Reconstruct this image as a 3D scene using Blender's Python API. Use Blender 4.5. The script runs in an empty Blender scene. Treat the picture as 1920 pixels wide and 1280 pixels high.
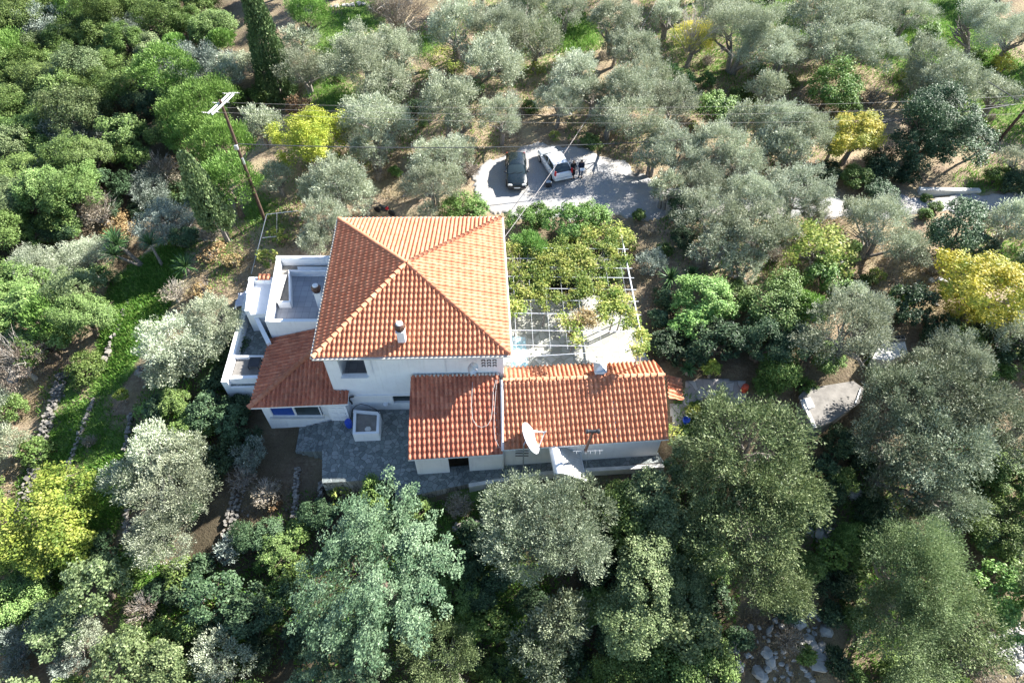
import bpy, math, random
import numpy as np
from mathutils import Vector, Matrix

# ---------------------------------------------------------------- camera, sky, sun, exposure
SC = bpy.context.scene
COL = SC.collection
F, TH, CH = 1240.0, math.radians(50.8), 34.2      # focal length in px of a 1920 px frame, pitch below horizon, height
cd = bpy.data.cameras.new('camera'); cam = bpy.data.objects.new('camera', cd); COL.objects.link(cam)
cam.location = (0, 0, CH); cam.rotation_euler = (math.pi/2 - TH, 0, 0)
cd.sensor_width = 36.0; cd.lens = 36.0*F/1920.0; cd.clip_start = 0.5; cd.clip_end = 3000
SC.camera = cam
SUN_EL, SUN_AZ = math.radians(33.5), math.radians(30)      # azimuth measured from +x towards +y
W = bpy.data.worlds.new('World'); SC.world = W; W.use_nodes = True
wn = W.node_tree.nodes; bg = wn['Background']
sky = wn.new('ShaderNodeTexSky'); sky.sky_type = 'NISHITA'; sky.sun_disc = False
sky.air_density = 1.0; sky.dust_density = .3; sky.ozone_density = 2.0; sky.sun_elevation = SUN_EL; sky.sun_rotation = math.pi/2 - SUN_AZ
W.node_tree.links.new(sky.outputs[0], bg.inputs[0]); bg.inputs[1].default_value = 0.068
sl = bpy.data.lights.new('sun', 'SUN'); sl.energy = 4.9; sl.angle = math.radians(0.5); sl.color = (1.0, 0.965, 0.91)
so = bpy.data.objects.new('sun', sl); COL.objects.link(so)
sd = Vector((math.cos(SUN_EL)*math.cos(SUN_AZ), math.cos(SUN_EL)*math.sin(SUN_AZ), math.sin(SUN_EL)))
so.rotation_euler = sd.to_track_quat('Z', 'Y').to_euler(); so.location = (60, 40, 60)
SC.view_settings.view_transform = 'Standard'; SC.view_settings.look = 'None'
SC.view_settings.exposure = 1.85; SC.view_settings.gamma = 1.0
SC.render.engine = 'CYCLES'
SC.cycles.max_bounces = 5; SC.cycles.diffuse_bounces = 2; SC.cycles.transmission_bounces = 4; SC.cycles.transparent_max_bounces = 6

# ---------------------------------------------------------------- terrain height and pixel -> place helpers
AR = ([-300,0,8,14,19,20.6,22.5,26.5,38,60,100,400], [-60,-9.8,-7.2,-5.0,-3.5,-3.2,-2.4,-.35,-.05,.9,4.5,40])
AL = ([-300,0,8,16,22,30,38,45,60,100,400], [-60,-9.4,-7.2,-5.4,-4.0,-2.9,-1.5,-.7,.2,3.5,40])
def sstep(t): t = np.clip(t, 0, 1); return t*t*(3-2*t)
def Tz(x, y):
    x = np.asarray(x, float); y = np.asarray(y, float)
    b = sstep((x+13)/9.0)
    z = np.interp(y, *AR)*b + np.interp(y, *AL)*(1-b)
    d = np.maximum(0, -19-x); z = z - 0.13*d*sstep(d/8) - .04*np.maximum(0, d-25)
    z = z - 0.05*np.maximum(0, x-14)*sstep((34-y)/14.0)
    # the gully in the wood left of the pole, sunk so that shade fills it
    z = z - 4.5*np.exp(-((x-(-31-(47-y)*.55))/3.2)**2)*sstep((y-33)/6)*sstep((66-y)/8)
    pit = (x > -12.6) & (x < 9.7) & (y > 19.2) & (y < 24.9); z = np.where(pit, np.minimum(z, -3.5), z)
    near = sstep((np.hypot(x+2, (y-28)*.8)-13)/10.0)
    z = z + near*(.22*np.sin(x*.31+1.3)*np.cos(y*.27)+.12*np.sin(x*.83+y*.6)+.05*np.sin(x*2.1-y*1.7))
    return z
def tz(x, y): return float(Tz(x, y))
def ray(px, py):
    u = (px-960)/F; v = -(py-640)/F
    return Vector((u, math.cos(TH)+v*math.sin(TH), -math.sin(TH)+v*math.cos(TH)))
def P(px, py, z):
    d = ray(px, py); t = (z-CH)/d.z
    return Vector((d.x*t, d.y*t, z))
def G(px, py, h=0.0):
    d = ray(px, py); t0 = 15.0; lo = hi = None
    t = 15.0
    while t < 400:
        if CH + d.z*t <= tz(d.x*t, d.y*t)+h: hi = t; lo = t-1.0; break
        t += 1.0
    if hi is None: return Vector((d.x*200, d.y*200, 0))
    for _ in range(18):
        m = (lo+hi)/2
        if CH + d.z*m <= tz(d.x*m, d.y*m)+h: hi = m
        else: lo = m
    return Vector((d.x*hi, d.y*hi, CH+d.z*hi-h))
def depth(x, y, z): return y*math.cos(TH) - (z-CH)*math.sin(TH)

# ---------------------------------------------------------------- materials
def newmat(name):
    m = bpy.data.materials.new(name); m.use_nodes = True
    nt = m.node_tree; b = nt.nodes['Principled BSDF']
    return m, nt, b
def N(nt, t, **kw):
    n = nt.nodes.new(t)
    for k, v in kw.items(): setattr(n, k, v)
    return n
def ramp(nt, fac, stops, interp='LINEAR'):
    r = N(nt, 'ShaderNodeValToRGB'); r.color_ramp.interpolation = interp
    e = r.color_ramp.elements
    while len(e) < len(stops): e.new(0.5)
    for el, (p, c) in zip(e, stops):
        el.position = p; el.color = (*c, 1) if len(c) == 3 else c
    nt.links.new(fac, r.inputs[0]); return r.outputs[0]
def mix(nt, fac, a, b, mode='MIX'):
    m = N(nt, 'ShaderNodeMix', data_type='RGBA', blend_type=mode)
    for s, v in ((0, fac), (6, a), (7, b)):
        if isinstance(v, (int, float)): m.inputs[s].default_value = v
        elif isinstance(v, tuple): m.inputs[s].default_value = (*v, 1)
        else: nt.links.new(v, m.inputs[s])
    return m.outputs[2]
def math_(nt, op, a, b=None):
    m = N(nt, 'ShaderNodeMath', operation=op)
    for i, v in enumerate((a, b)):
        if v is None: continue
        if isinstance(v, (int, float)): m.inputs[i].default_value = v
        else: nt.links.new(v, m.inputs[i])
    return m.outputs[0]
def noise(nt, scale, detail=4, rough=.6, vec=None, dist=0):
    n = N(nt, 'ShaderNodeTexNoise'); n.inputs['Scale'].default_value = scale
    n.inputs['Detail'].default_value = detail; n.inputs['Roughness'].default_value = rough
    n.inputs['Distortion'].default_value = dist
    if vec is not None: nt.links.new(vec, n.inputs['Vector'])
    return n.outputs['Fac']
def pos(nt): return N(nt, 'ShaderNodeNewGeometry').outputs['Position']
def bump(nt, b, h, strength=.4, dist=.05):
    n = N(nt, 'ShaderNodeBump'); n.inputs['Strength'].default_value = strength; n.inputs['Distance'].default_value = dist
    nt.links.new(h, n.inputs['Height']); nt.links.new(n.outputs[0], b.inputs['Normal'])
def plain(name, col, rough=.6, metal=0.0, var=.12, scale=3.0, coat=0.0, spec=.5):
    m, nt, b = newmat(name)
    n = noise(nt, scale, 5, .65, pos(nt))
    lo = tuple(c*(1-var) for c in col); hi = tuple(min(1, c*(1+var)) for c in col)
    nt.links.new(ramp(nt, n, [(.3, lo), (.7, hi)]), b.inputs['Base Color'])
    b.inputs['Roughness'].default_value = rough; b.inputs['Metallic'].default_value = metal
    b.inputs['Coat Weight'].default_value = coat; b.inputs['Specular IOR Level'].default_value = spec
    return m
def leafmat(name, lo, mid, hi, trans=.3, rough=.55, spec=.3, hv=.03, patch=None):
    m, nt, b = newmat(name)
    at = N(nt, 'ShaderNodeAttribute', attribute_name='v')
    oi = N(nt, 'ShaderNodeObjectInfo')
    f = math_(nt, 'ADD', at.outputs['Fac'], math_(nt, 'MULTIPLY', math_(nt, 'SUBTRACT', oi.outputs['Random'], .5), .3))
    c = ramp(nt, f, [(.05, lo), (.5, mid), (.95, hi)])
    if patch:       # boughs that are still greener than the rest
        tc = N(nt, 'ShaderNodeTexCoord').outputs['Object']
        c = mix(nt, ramp(nt, noise(nt, .9, 4, .7, tc), [(.46, (0,0,0)), (.62, (.85,.85,.85))]), c, patch)
    h = N(nt, 'ShaderNodeHueSaturation'); nt.links.new(c, h.inputs['Color'])
    nt.links.new(math_(nt, 'ADD', math_(nt, 'MULTIPLY', oi.outputs['Random'], hv), .5-hv/2), h.inputs['Hue'])
    r2 = math_(nt, 'FRACT', math_(nt, 'MULTIPLY', oi.outputs['Random'], 7.31))
    nt.links.new(math_(nt, 'ADD', math_(nt, 'MULTIPLY', r2, .3), .85), h.inputs['Value'])
    nt.links.new(h.outputs[0], b.inputs['Base Color'])
    b.inputs['Roughness'].default_value = rough; b.inputs['Specular IOR Level'].default_value = spec
    t = N(nt, 'ShaderNodeBsdfTranslucent'); nt.links.new(h.outputs[0], t.inputs[0])
    ms = N(nt, 'ShaderNodeMixShader'); ms.inputs[0].default_value = trans
    nt.links.new(b.outputs[0], ms.inputs[1]); nt.links.new(t.outputs[0], ms.inputs[2])
    nt.links.new(ms.outputs[0], nt.nodes['Material Output'].inputs[0])
    return m
M = {}
M['olive'] = leafmat('olive_leaf', (.13,.16,.09), (.335,.375,.245), (.62,.65,.5), .2)
M['wildolive'] = leafmat('wild_olive_leaf', (.07,.095,.045), (.195,.235,.14), (.41,.45,.32), .17)
M['maquis'] = leafmat('maquis_leaf', (.035,.075,.018), (.135,.215,.05), (.3,.39,.13), .2)
M['oak'] = leafmat('oak_leaf', (.045,.08,.028), (.15,.205,.08), (.33,.39,.19), .19)
M['citrus'] = leafmat('citrus_leaf', (.05,.11,.025), (.15,.28,.06), (.33,.46,.14), .2)
M['dark'] = leafmat('laurel_leaf', (.015,.035,.015), (.045,.085,.035), (.14,.21,.1), .15)  # dark foliage, colour lowered further to deepen the shaded gaps
M['pine'] = leafmat('pine_needle', (.06,.14,.025), (.18,.33,.07), (.34,.52,.15), .2)
M['cypress'] = leafmat('cypress_leaf', (.035,.07,.03), (.095,.155,.06), (.22,.29,.12), .12)
M['juniper'] = leafmat('juniper_leaf', (.03,.065,.028), (.105,.17,.085), (.25,.33,.19), .16)
M['yellow'] = leafmat('yellow_leaf', (.14,.2,.025), (.6,.52,.06), (.88,.76,.2), .35, hv=.008, patch=(.26,.33,.05))
M['lime'] = leafmat('lime_leaf', (.08,.15,.025), (.34,.41,.065), (.66,.66,.18), .35, hv=.012, patch=(.13,.22,.04))
M['limeb'] = leafmat('mulberry_leaf', (.16,.22,.025), (.5,.54,.07), (.82,.8,.2), .35, hv=.01, patch=(.22,.33,.05))
M['vine'] = leafmat('vine_leaf', (.09,.17,.03), (.35,.41,.085), (.68,.62,.2), .35, patch=(.14,.24,.045))
M['rust'] = leafmat('rust_leaf', (.15,.1,.04), (.33,.22,.1), (.48,.4,.2), .3)
M['dry'] = leafmat('dry_twig_leaf', (.12,.09,.07), (.26,.22,.16), (.42,.37,.28), .2)
M['brightg'] = leafmat('bright_shrub_leaf', (.045,.095,.02), (.135,.235,.05), (.28,.4,.11), .2)
M['grey'] = leafmat('grey_shrub_leaf', (.1,.13,.1), (.24,.29,.23), (.44,.48,.42), .16)
M['pink'] = leafmat('flower_petal', (.5,.05,.15), (.7,.1,.3), (.8,.25,.45), .3)
M['yucca'] = leafmat('yucca_blade', (.03,.08,.03), (.08,.17,.06), (.22,.34,.14), .2, .35)
M['grassblade'] = leafmat('grass_blade', (.05,.12,.015), (.12,.26,.04), (.3,.4,.1), .35)
M['drygrass'] = leafmat('dry_grass_blade', (.2,.15,.07), (.36,.3,.16), (.5,.45,.28), .3)
M['bark'] = plain('bark', (.13,.1,.075), .9, var=.5, scale=9)
M['barkg'] = plain('grey_bark', (.25,.22,.19), .9, var=.45, scale=8)
M['twig'] = plain('pale_twig', (.42,.38,.33), .9, var=.3, scale=8)
M['metalw'] = plain('white_metal', (.75,.76,.77), .4, .0, .06)
M['galv'] = plain('galvanised_steel', (.5,.52,.54), .45, .6, .15)
M['dmetal'] = plain('dark_metal', (.05,.05,.055), .45, .4, .2)
M['cream'] = plain('cream_metal', (.6,.57,.5), .6, 0, .1)
M['black'] = plain('black_rubber', (.02,.02,.022), .75, 0, .2)
M['concrete'] = plain('concrete', (.21,.195,.175), .9, var=.3, scale=1.6)
M['conlight'] = plain('pale_concrete', (.62,.6,.55), .85, var=.2, scale=1.4)
M['woodp'] = plain('creosoted_pole_wood', (.085,.05,.035), .85, var=.4, scale=5)
M['blue'] = plain('blue_plastic', (.02,.07,.45), .35, 0, .1)
M['brownclay'] = plain('brown_clay', (.1,.05,.035), .55, 0, .3, 12)
M['red'] = plain('red_plastic', (.6,.09,.04), .5, 0, .15)
M['stone'] = plain('field_stone', (.24,.22,.19), .95, var=.5, scale=2.3)
M['rockw'] = plain('limestone', (.4,.39,.36), .9, var=.45, scale=1.5)
M['tarp'] = plain('pale_tarp', (.6,.6,.68), .6, 0, .12)
M['wire'] = plain('wire_grey', (.04,.045,.05), .6, 0, .1)
M['wirel'] = plain('wire_pale', (.33,.3,.29), .6, 0, .1)
M['hose'] = plain('white_hose', (.5,.48,.46), .5, 0, .05)
M['clayred'] = plain('red_terracotta', (.4,.12,.07), .7, 0, .2)
def plaster():
    m, nt, b = newmat('white_plaster')
    p = pos(nt)
    a = noise(nt, .9, 6, .6, p); c = noise(nt, 9, 4, .6, p)
    mp = N(nt, 'ShaderNodeMapping'); nt.links.new(p, mp.inputs[0]); mp.inputs['Scale'].default_value = (5, 5, .35)
    s = noise(nt, 1.0, 5, .7, mp.outputs[0])
    base = ramp(nt, a, [(.3, (.77,.78,.8)), (.6, (.86,.87,.88))])
    base = mix(nt, ramp(nt, s, [(.54, (0,0,0)), (.8, (.36,.36,.36))]), base, (.47,.47,.45))
    nt.links.new(base, b.inputs['Base Color']); b.inputs['Roughness'].default_value = .85
    bump(nt, b, c, .15, .02); return m
M['plaster'] = plaster()
def tilemat(name, stops, dirt):
    m, nt, b = newmat(name)
    uv = N(nt, 'ShaderNodeUVMap').outputs[0]
    fl = N(nt, 'ShaderNodeVectorMath', operation='FLOOR'); nt.links.new(uv, fl.inputs[0])
    wnz = N(nt, 'ShaderNodeTexWhiteNoise', noise_dimensions='2D'); nt.links.new(fl.outputs[0], wnz.inputs[0])
    base = ramp(nt, wnz.outputs['Value'], stops)
    p = pos(nt)
    base = mix(nt, ramp(nt, noise(nt, 7, 5, .7, p), [(.42, (0,0,0)), (.8, (.28,.28,.28))]), base, (.6,.42,.3))
    d = ramp(nt, noise(nt, .7, 6, .7, p, .5), [(.5-dirt*.12, (0,0,0)), (.74, (dirt,)*3)])
    base = mix(nt, d, base, (.075,.045,.04))
    nt.links.new(base, b.inputs['Base Color']); b.inputs['Roughness'].default_value = .8
    b.inputs['Specular IOR Level'].default_value = .25
    bump(nt, b, noise(nt, 30, 3, .6, p), .2, .01)
    return m
M['tile'] = tilemat('terracotta_tile', [(0, (.47,.168,.085)), (.5, (.535,.205,.11)), (1, (.61,.26,.145))], .15)
M['tileold'] = tilemat('weathered_tile', [(0, (.43,.125,.07)), (.5, (.49,.155,.088)), (1, (.57,.22,.13))], .5)
def stonepave(name, cols, grout, scale, bright=1.0, warp=.25):
    m, nt, b = newmat(name)
    p = pos(nt)
    nz = N(nt, 'ShaderNodeTexNoise'); nz.inputs['Scale'].default_value = 1.2; nt.links.new(p, nz.inputs['Vector'])
    ad = N(nt, 'ShaderNodeVectorMath', operation='MULTIPLY_ADD')
    nt.links.new(nz.outputs['Color'], ad.inputs[0]); ad.inputs[1].default_value = (warp*2,)*3; nt.links.new(p, ad.inputs[2])
    v1 = N(nt, 'ShaderNodeTexVoronoi', voronoi_dimensions='2D', feature='DISTANCE_TO_EDGE'); v2 = N(nt, 'ShaderNodeTexVoronoi', voronoi_dimensions='2D')
    for v in (v1, v2):
        v.inputs['Scale'].default_value = scale; nt.links.new(ad.outputs[0], v.inputs['Vector'])
    sep = N(nt, 'ShaderNodeSeparateColor'); nt.links.new(v2.outputs['Color'], sep.inputs[0])
    c = ramp(nt, sep.outputs[0], cols, 'LINEAR')
    c = mix(nt, ramp(nt, noise(nt, 3, 6, .7, p), [(.3, (0,0,0)), (.8, (.5,.5,.5))]), c, tuple(x*.55 for x in cols[1][1]))
    e = ramp(nt, v1.outputs['Distance'], [(.02, (1,1,1)), (.06, (0,0,0))])
    c = mix(nt, e, c, grout)
    nt.links.new(c, b.inputs['Base Color']); b.inputs['Roughness'].default_value = .8
    bump(nt, b, v1.outputs['Distance'], .3, .03); return m
M['flag'] = stonepave('slate_flagstone', [(0, (.13,.15,.15)), (.5, (.2,.23,.22)), (1, (.32,.34,.33))], (.07,.07,.065), 3.4)
M['flagpale'] = stonepave('pale_flagstone', [(0, (.3,.29,.25)), (.5, (.44,.43,.38)), (1, (.56,.55,.5))], (.26,.27,.2), 1.9)
M['flagwarm'] = stonepave('warm_flagstone', [(0, (.3,.26,.24)), (.5, (.4,.37,.34)), (1, (.5,.47,.44))], (.22,.2,.18), 1.7)
M['mosaic'] = stonepave('blue_painted_paving', [(0, (.7,.72,.72)), (.5, (.45,.72,.76)), (1, (.75,.78,.78))], (.12,.55,.62), 4.0)
M['drywall'] = stonepave('dry_stone', [(0, (.2,.19,.17)), (.5, (.34,.32,.29)), (1, (.5,.48,.44))], (.05,.045,.04), 4.5)
def gridtile():
    m, nt, b = newmat('grey_terrace_tile')
    p = pos(nt)
    br = N(nt, 'ShaderNodeTexBrick'); br.offset = 0; nt.links.new(p, br.inputs['Vector'])
    br.inputs['Scale'].default_value = 2.0; br.inputs['Brick Width'].default_value = 1.0; br.inputs['Row Height'].default_value = 1.0
    br.inputs['Mortar Size'].default_value = .02
    br.inputs['Color1'].default_value = (.30,.31,.34,1); br.inputs['Color2'].default_value = (.37,.38,.41,1); br.inputs['Mortar'].default_value = (.17,.17,.19,1)
    c = mix(nt, ramp(nt, noise(nt, 1.3, 5, .7, p), [(.4, (0,0,0)), (.8, (.45,.45,.45))]), br.outputs['Color'], (.22,.22,.23))
    nt.links.new(c, b.inputs['Base Color']); b.inputs['Roughness'].default_value = .7
    return m
M['gtile'] = gridtile()
def gravel():
    m, nt, b = newmat('gravel')
    p = pos(nt)
    a = noise(nt, 14, 6, .75, p); l = noise(nt, .55, 5, .6, p)
    c = ramp(nt, a, [(.3, (.23,.225,.22)), (.55, (.36,.355,.35)), (.75, (.5,.495,.48))])
    c = mix(nt, ramp(nt, l, [(.45, (0,0,0)), (.7, (.7,.7,.7))]), c, (.43,.37,.29))
    nt.links.new(c, b.inputs['Base Color']); b.inputs['Roughness'].default_value = .95
    bump(nt, b, a, .6, .05); return m
M['gravel'] = gravel()
def ground():
    m, nt, b = newmat('ground_earth')
    p = pos(nt)
    at = N(nt, 'ShaderNodeAttribute', attribute_name='green').outputs['Fac']
    dk = N(nt, 'ShaderNodeAttribute', attribute_name='litter_shade').outputs['Fac']
    n1 = noise(nt, .5, 6, .65, p); n2 = noise(nt, 6, 6, .7, p); n3 = noise(nt, 28, 4, .7, p)
    soil = ramp(nt, n2, [(.3, (.17,.115,.075)), (.5, (.31,.235,.16)), (.72, (.47,.39,.27))])
    mp = N(nt, 'ShaderNodeMapping'); nt.links.new(p, mp.inputs[0]); mp.inputs['Rotation'].default_value = (0, 0, .7); mp.inputs['Scale'].default_value = (.35, 3.2, 1)
    fur = noise(nt, 1.5, 3, .6, mp.outputs[0])
    soil = mix(nt, ramp(nt, fur, [(.35, (.5,.5,.5)), (.55, (0,0,0))]), soil, (.16,.11,.075))
    dry = ramp(nt, n3, [(.3, (.24,.19,.1)), (.7, (.5,.43,.27))])
    grn = ramp(nt, n3, [(.25, (.045,.08,.02)), (.5, (.12,.2,.045)), (.75, (.27,.34,.12))])
    c = mix(nt, ramp(nt, n1, [(.42, (0,0,0)), (.62, (.8,.8,.8))]), soil, dry)
    litter_shade = ramp(nt, n3, [(.3, (.025,.022,.014)), (.55, (.07,.055,.035)), (.8, (.17,.14,.09))])  # leaf litter, with deep shade painted into its dark tones
    c = mix(nt, dk, c, litter_shade)
    g = math_(nt, 'ADD', at, math_(nt, 'MULTIPLY', math_(nt, 'SUBTRACT', noise(nt, 1.6, 6, .7, p), .5), 1.1))
    c = mix(nt, ramp(nt, g, [(.38, (0,0,0)), (.62, (1,1,1))]), c, grn)
    st = ramp(nt, noise(nt, 11, 3, .5, p), [(.72, (0,0,0)), (.76, (.8,.8,.8))])
    c = mix(nt, st, c, (.5,.48,.43))
    nt.links.new(c, b.inputs['Base Color']); b.inputs['Roughness'].default_value = .95; b.inputs['Specular IOR Level'].default_value = .15
    bump(nt, b, n2, .9, .12); return m
M['ground'] = ground()
def carpaint(name, col):
    m, nt, b = newmat(name); b.inputs['Base Color'].default_value = (*col, 1)
    b.inputs['Roughness'].default_value = .25; b.inputs['Coat Weight'].default_value = 1.0; b.inputs['Coat Roughness'].default_value = .05
    n = noise(nt, 4, 4, .6, pos(nt)); nt.links.new(ramp(nt, n, [(.3, (.2,.2,.2)), (.8, (.45,.45,.45))]), b.inputs['Roughness'])
    return m
M['pwhite'] = carpaint('white_car_paint', (.78,.79,.8)); M['pgreen'] = carpaint('dark_green_car_paint', (.006,.012,.014))
def glass():
    m, nt, b = newmat('window_glass'); b.inputs['Base Color'].default_value = (.03,.045,.05,1); b.inputs['Roughness'].default_value = .06
    b.inputs['Specular IOR Level'].default_value = .8; return m
M['glass'] = glass()
M['glassb'] = plain('blue_window_blind', (.02,.07,.3), .3, 0, .15)
M['lamp'] = plain('headlamp_lens', (.6,.6,.58), .12, 0, .1)
M['lampred'] = plain('tail_lamp_lens', (.5,.02,.02), .15, 0, .1)
M['plate'] = plain('number_plate', (.7,.7,.68), .4, 0, .05)
M['skin'] = plain('skin', (.45,.27,.19), .5, 0, .08)
M['hair'] = plain('dark_hair', (.03,.02,.015), .6, 0, .2, 30)
M['hairb'] = plain('brown_hair', (.1,.055,.035), .6, 0, .2, 30)
M['clothk'] = plain('black_cloth', (.012,.012,.015), .9, 0, .3)
M['clothn'] = plain('navy_cloth', (.015,.02,.045), .9, 0, .3)
M['jeans'] = plain('blue_denim', (.07,.11,.18), .9, 0, .3, 12)
M['paper'] = plain('white_paper', (.8,.8,.8), .7, 0, .02)

# ---------------------------------------------------------------- object helpers
def tag(o, label=None, cat=None, group=None, kind=None):
    if label: o['label'] = label
    if cat: o['category'] = cat
    if group: o['group'] = group
    if kind: o['kind'] = kind
    return o
def empty(name, loc, rz=0, label=None, cat=None, group=None, kind=None):
    o = bpy.data.objects.new(name, None); COL.objects.link(o); o.location = loc; o.rotation_euler = (0, 0, rz)
    o.empty_display_size = .3
    return tag(o, label, cat, group, kind)
class MB:
    """collects shapes; build() links them as one mesh object"""
    def __init__(s): s.v = []; s.f = []; s.m = []
    def add(s, vs, fs, mi=0):
        n = len(s.v); s.v += [tuple(v) for v in vs]; s.f += [tuple(i+n for i in f) for f in fs]; s.m += [mi]*len(fs)
    def box(s, c, size, rz=0, rx=0, ry=0, mi=0, bev=0):
        hx, hy, hz = [a/2 for a in size]
        if bev <= 0:
            vs = [Vector((x, y, z)) for z in (-hz, hz) for x, y in ((-hx,-hy),(hx,-hy),(hx,hy),(-hx,hy))]
            fs = [(0,3,2,1),(4,5,6,7),(0,1,5,4),(1,2,6,5),(2,3,7,6),(3,0,4,7)]
        else:
            b = min(bev, hx*.9, hy*.9, hz*.9); vs = []
            for z, q in ((-hz, b), (-hz+b, 0), (hz-b, 0), (hz, b)):
                ax, ay = hx-q, hy-q
                for x, y in ((-ax+b,-ay),(ax-b,-ay),(ax,-ay+b),(ax,ay-b),(ax-b,ay),(-ax+b,ay),(-ax,ay-b),(-ax,-ay+b)): vs.append(Vector((x, y, z)))
            fs = [tuple(range(7,-1,-1)), tuple(range(24,32))]
            for k in range(3):
                for i in range(8): fs.append((k*8+i, k*8+(i+1)%8, k*8+8+(i+1)%8, k*8+8+i))
        R = Matrix.Rotation(rz, 3, 'Z') @ Matrix.Rotation(ry, 3, 'Y') @ Matrix.Rotation(rx, 3, 'X')
        c = Vector(c); s.add([R @ v + c for v in vs], fs, mi); return s
    def tube(s, pts, rad, n=8, mi=0, cap=True):
        pts = [Vector(p) for p in pts]
        if not hasattr(rad, '__len__'): rad = [rad]*len(pts)
        base = len(s.v); vs = []; fs = []
        up = Vector((0, 0, 1)); prev = None
        for i, p in enumerate(pts):
            d = (pts[min(i+1, len(pts)-1)]-pts[max(i-1, 0)])
            d = d.normalized() if d.length > 1e-9 else up
            a = prev if prev is not None else (Vector((1, 0, 0)) if abs(d.x) < .9 else Vector((0, 1, 0)))
            a = (a - d*a.dot(d)); a = a.normalized() if a.length > 1e-6 else d.orthogonal().normalized()
            prev = a; b = d.cross(a)
            for k in range(n):
                t = 2*math.pi*k/n; vs.append(p + (a*math.cos(t)+b*math.sin(t))*rad[i])
        for i in range(len(pts)-1):
            for k in range(n): fs.append((i*n+k, i*n+(k+1)%n, (i+1)*n+(k+1)%n, (i+1)*n+k))
        if cap: fs += [tuple(range(n-1, -1, -1)), tuple((len(pts)-1)*n+k for k in range(n))]
        s.add(vs, fs, mi); return s
    def lathe(s, c, prof, n=20, mi=0, axis=None):
        vs = []; fs = []
        R = Vector((0, 0, 1)).rotation_difference(Vector(axis).normalized()).to_matrix() if axis is not None else Matrix.Identity(3)
        c = Vector(c)
        for r, z in prof:
            for k in range(n):
                t = 2*math.pi*k/n; vs.append(R @ Vector((r*math.cos(t), r*math.sin(t), z)) + c)
        for i in range(len(prof)-1):
            for k in range(n): fs.append((i*n+k, i*n+(k+1)%n, (i+1)*n+(k+1)%n, (i+1)*n+k))
        if prof[0][0] > 1e-4: fs.append(tuple(range(n-1, -1, -1)))
        if prof[-1][0] > 1e-4: fs.append(tuple((len(prof)-1)*n+k for k in range(n)))
        s.add(vs, fs, mi); return s
    def prism(s, poly, z0, z1, mi=0, mside=None):
        """polygon [(x,y)..] extruded from z0 to z1 (numbers, or lists per vertex)"""
        n = len(poly)
        a = sum(poly[i][0]*poly[(i+1)%n][1]-poly[(i+1)%n][0]*poly[i][1] for i in range(n))
        z0 = z0 if hasattr(z0, '__len__') else [z0]*n; z1 = z1 if hasattr(z1, '__len__') else [z1]*n
        idx = list(range(n)) if a > 0 else list(range(n-1, -1, -1))
        vs = [(poly[i][0], poly[i][1], z0[i]) for i in idx] + [(poly[i][0], poly[i][1], z1[i]) for i in idx]
        s.add(vs, [tuple(range(n, 2*n)), tuple(range(n-1, -1, -1))], mi)
        s.add(vs, [(i, (i+1)%n, n+(i+1)%n, n+i) for i in range(n)], mi if mside is None else mside); return s
    def build(s, name, mats, parent=None, smooth=False, sharp=35):
        me = bpy.data.meshes.new(name); me.from_pydata(s.v, [], s.f)
        if not isinstance(mats, (list, tuple)): mats = [mats]
        for m in mats: me.materials.append(M[m] if isinstance(m, str) else m)
        if len(mats) > 1: me.polygons.foreach_set('material_index', s.m)
        if smooth:
            me.polygons.foreach_set('use_smooth', [True]*len(s.f))
            try: me.set_sharp_from_angle(angle=math.radians(sharp))
            except Exception: pass
        me.update()
        o = bpy.data.objects.new(name, me); COL.objects.link(o)
        if parent is not None: o.parent = parent
        return o
def npmesh(name, V, Fq, mat, attr=None, smooth=False, uv=None, attrname='v'):
    """V (n,3), Fq (m,4) numpy -> mesh"""
    me = bpy.data.meshes.new(name); n = len(V); m = len(Fq)
    me.vertices.add(n); me.vertices.foreach_set('co', np.ascontiguousarray(V, dtype=np.float32).ravel())
    k = Fq.shape[1]
    me.loops.add(m*k); me.loops.foreach_set('vertex_index', np.ascontiguousarray(Fq, dtype=np.int32).ravel())
    me.polygons.add(m); me.polygons.foreach_set('loop_start', np.arange(0, m*k, k, dtype=np.int32))
    try: me.polygons.foreach_set('loop_total', np.full(m, k, dtype=np.int32))
    except Exception: pass
    if smooth: me.polygons.foreach_set('use_smooth', np.ones(m, dtype=bool))
    if uv is not None:
        l = me.uv_layers.new(name='UVMap'); l.data.foreach_set('uv', np.ascontiguousarray(uv, dtype=np.float32).ravel())
    if attr is not None:
        a = me.attributes.new(attrname, 'FLOAT', 'FACE'); a.data.foreach_set('value', np.ascontiguousarray(attr, dtype=np.float32))
    me.materials.append(M[mat] if isinstance(mat, str) else mat)
    me.update(calc_edges=True); return me
def link(name, me, parent=None, loc=(0,0,0), rz=0, sc=None):
    o = bpy.data.objects.new(name, me); COL.objects.link(o); o.location = loc; o.rotation_euler = (0, 0, rz)
    if sc is not None: o.scale = sc
    if parent is not None: o.parent = parent
    return o
def inpoly(X, Y, poly):
    c = np.zeros(X.shape, bool); n = len(poly)
    for i in range(n):
        x1, y1 = poly[i]; x2, y2 = poly[(i+1)%n]
        if y1 == y2: continue
        c ^= ((Y < y1) != (Y < y2)) & (X < (x2-x1)*(Y-y1)/(y2-y1)+x1)
    return c

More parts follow.
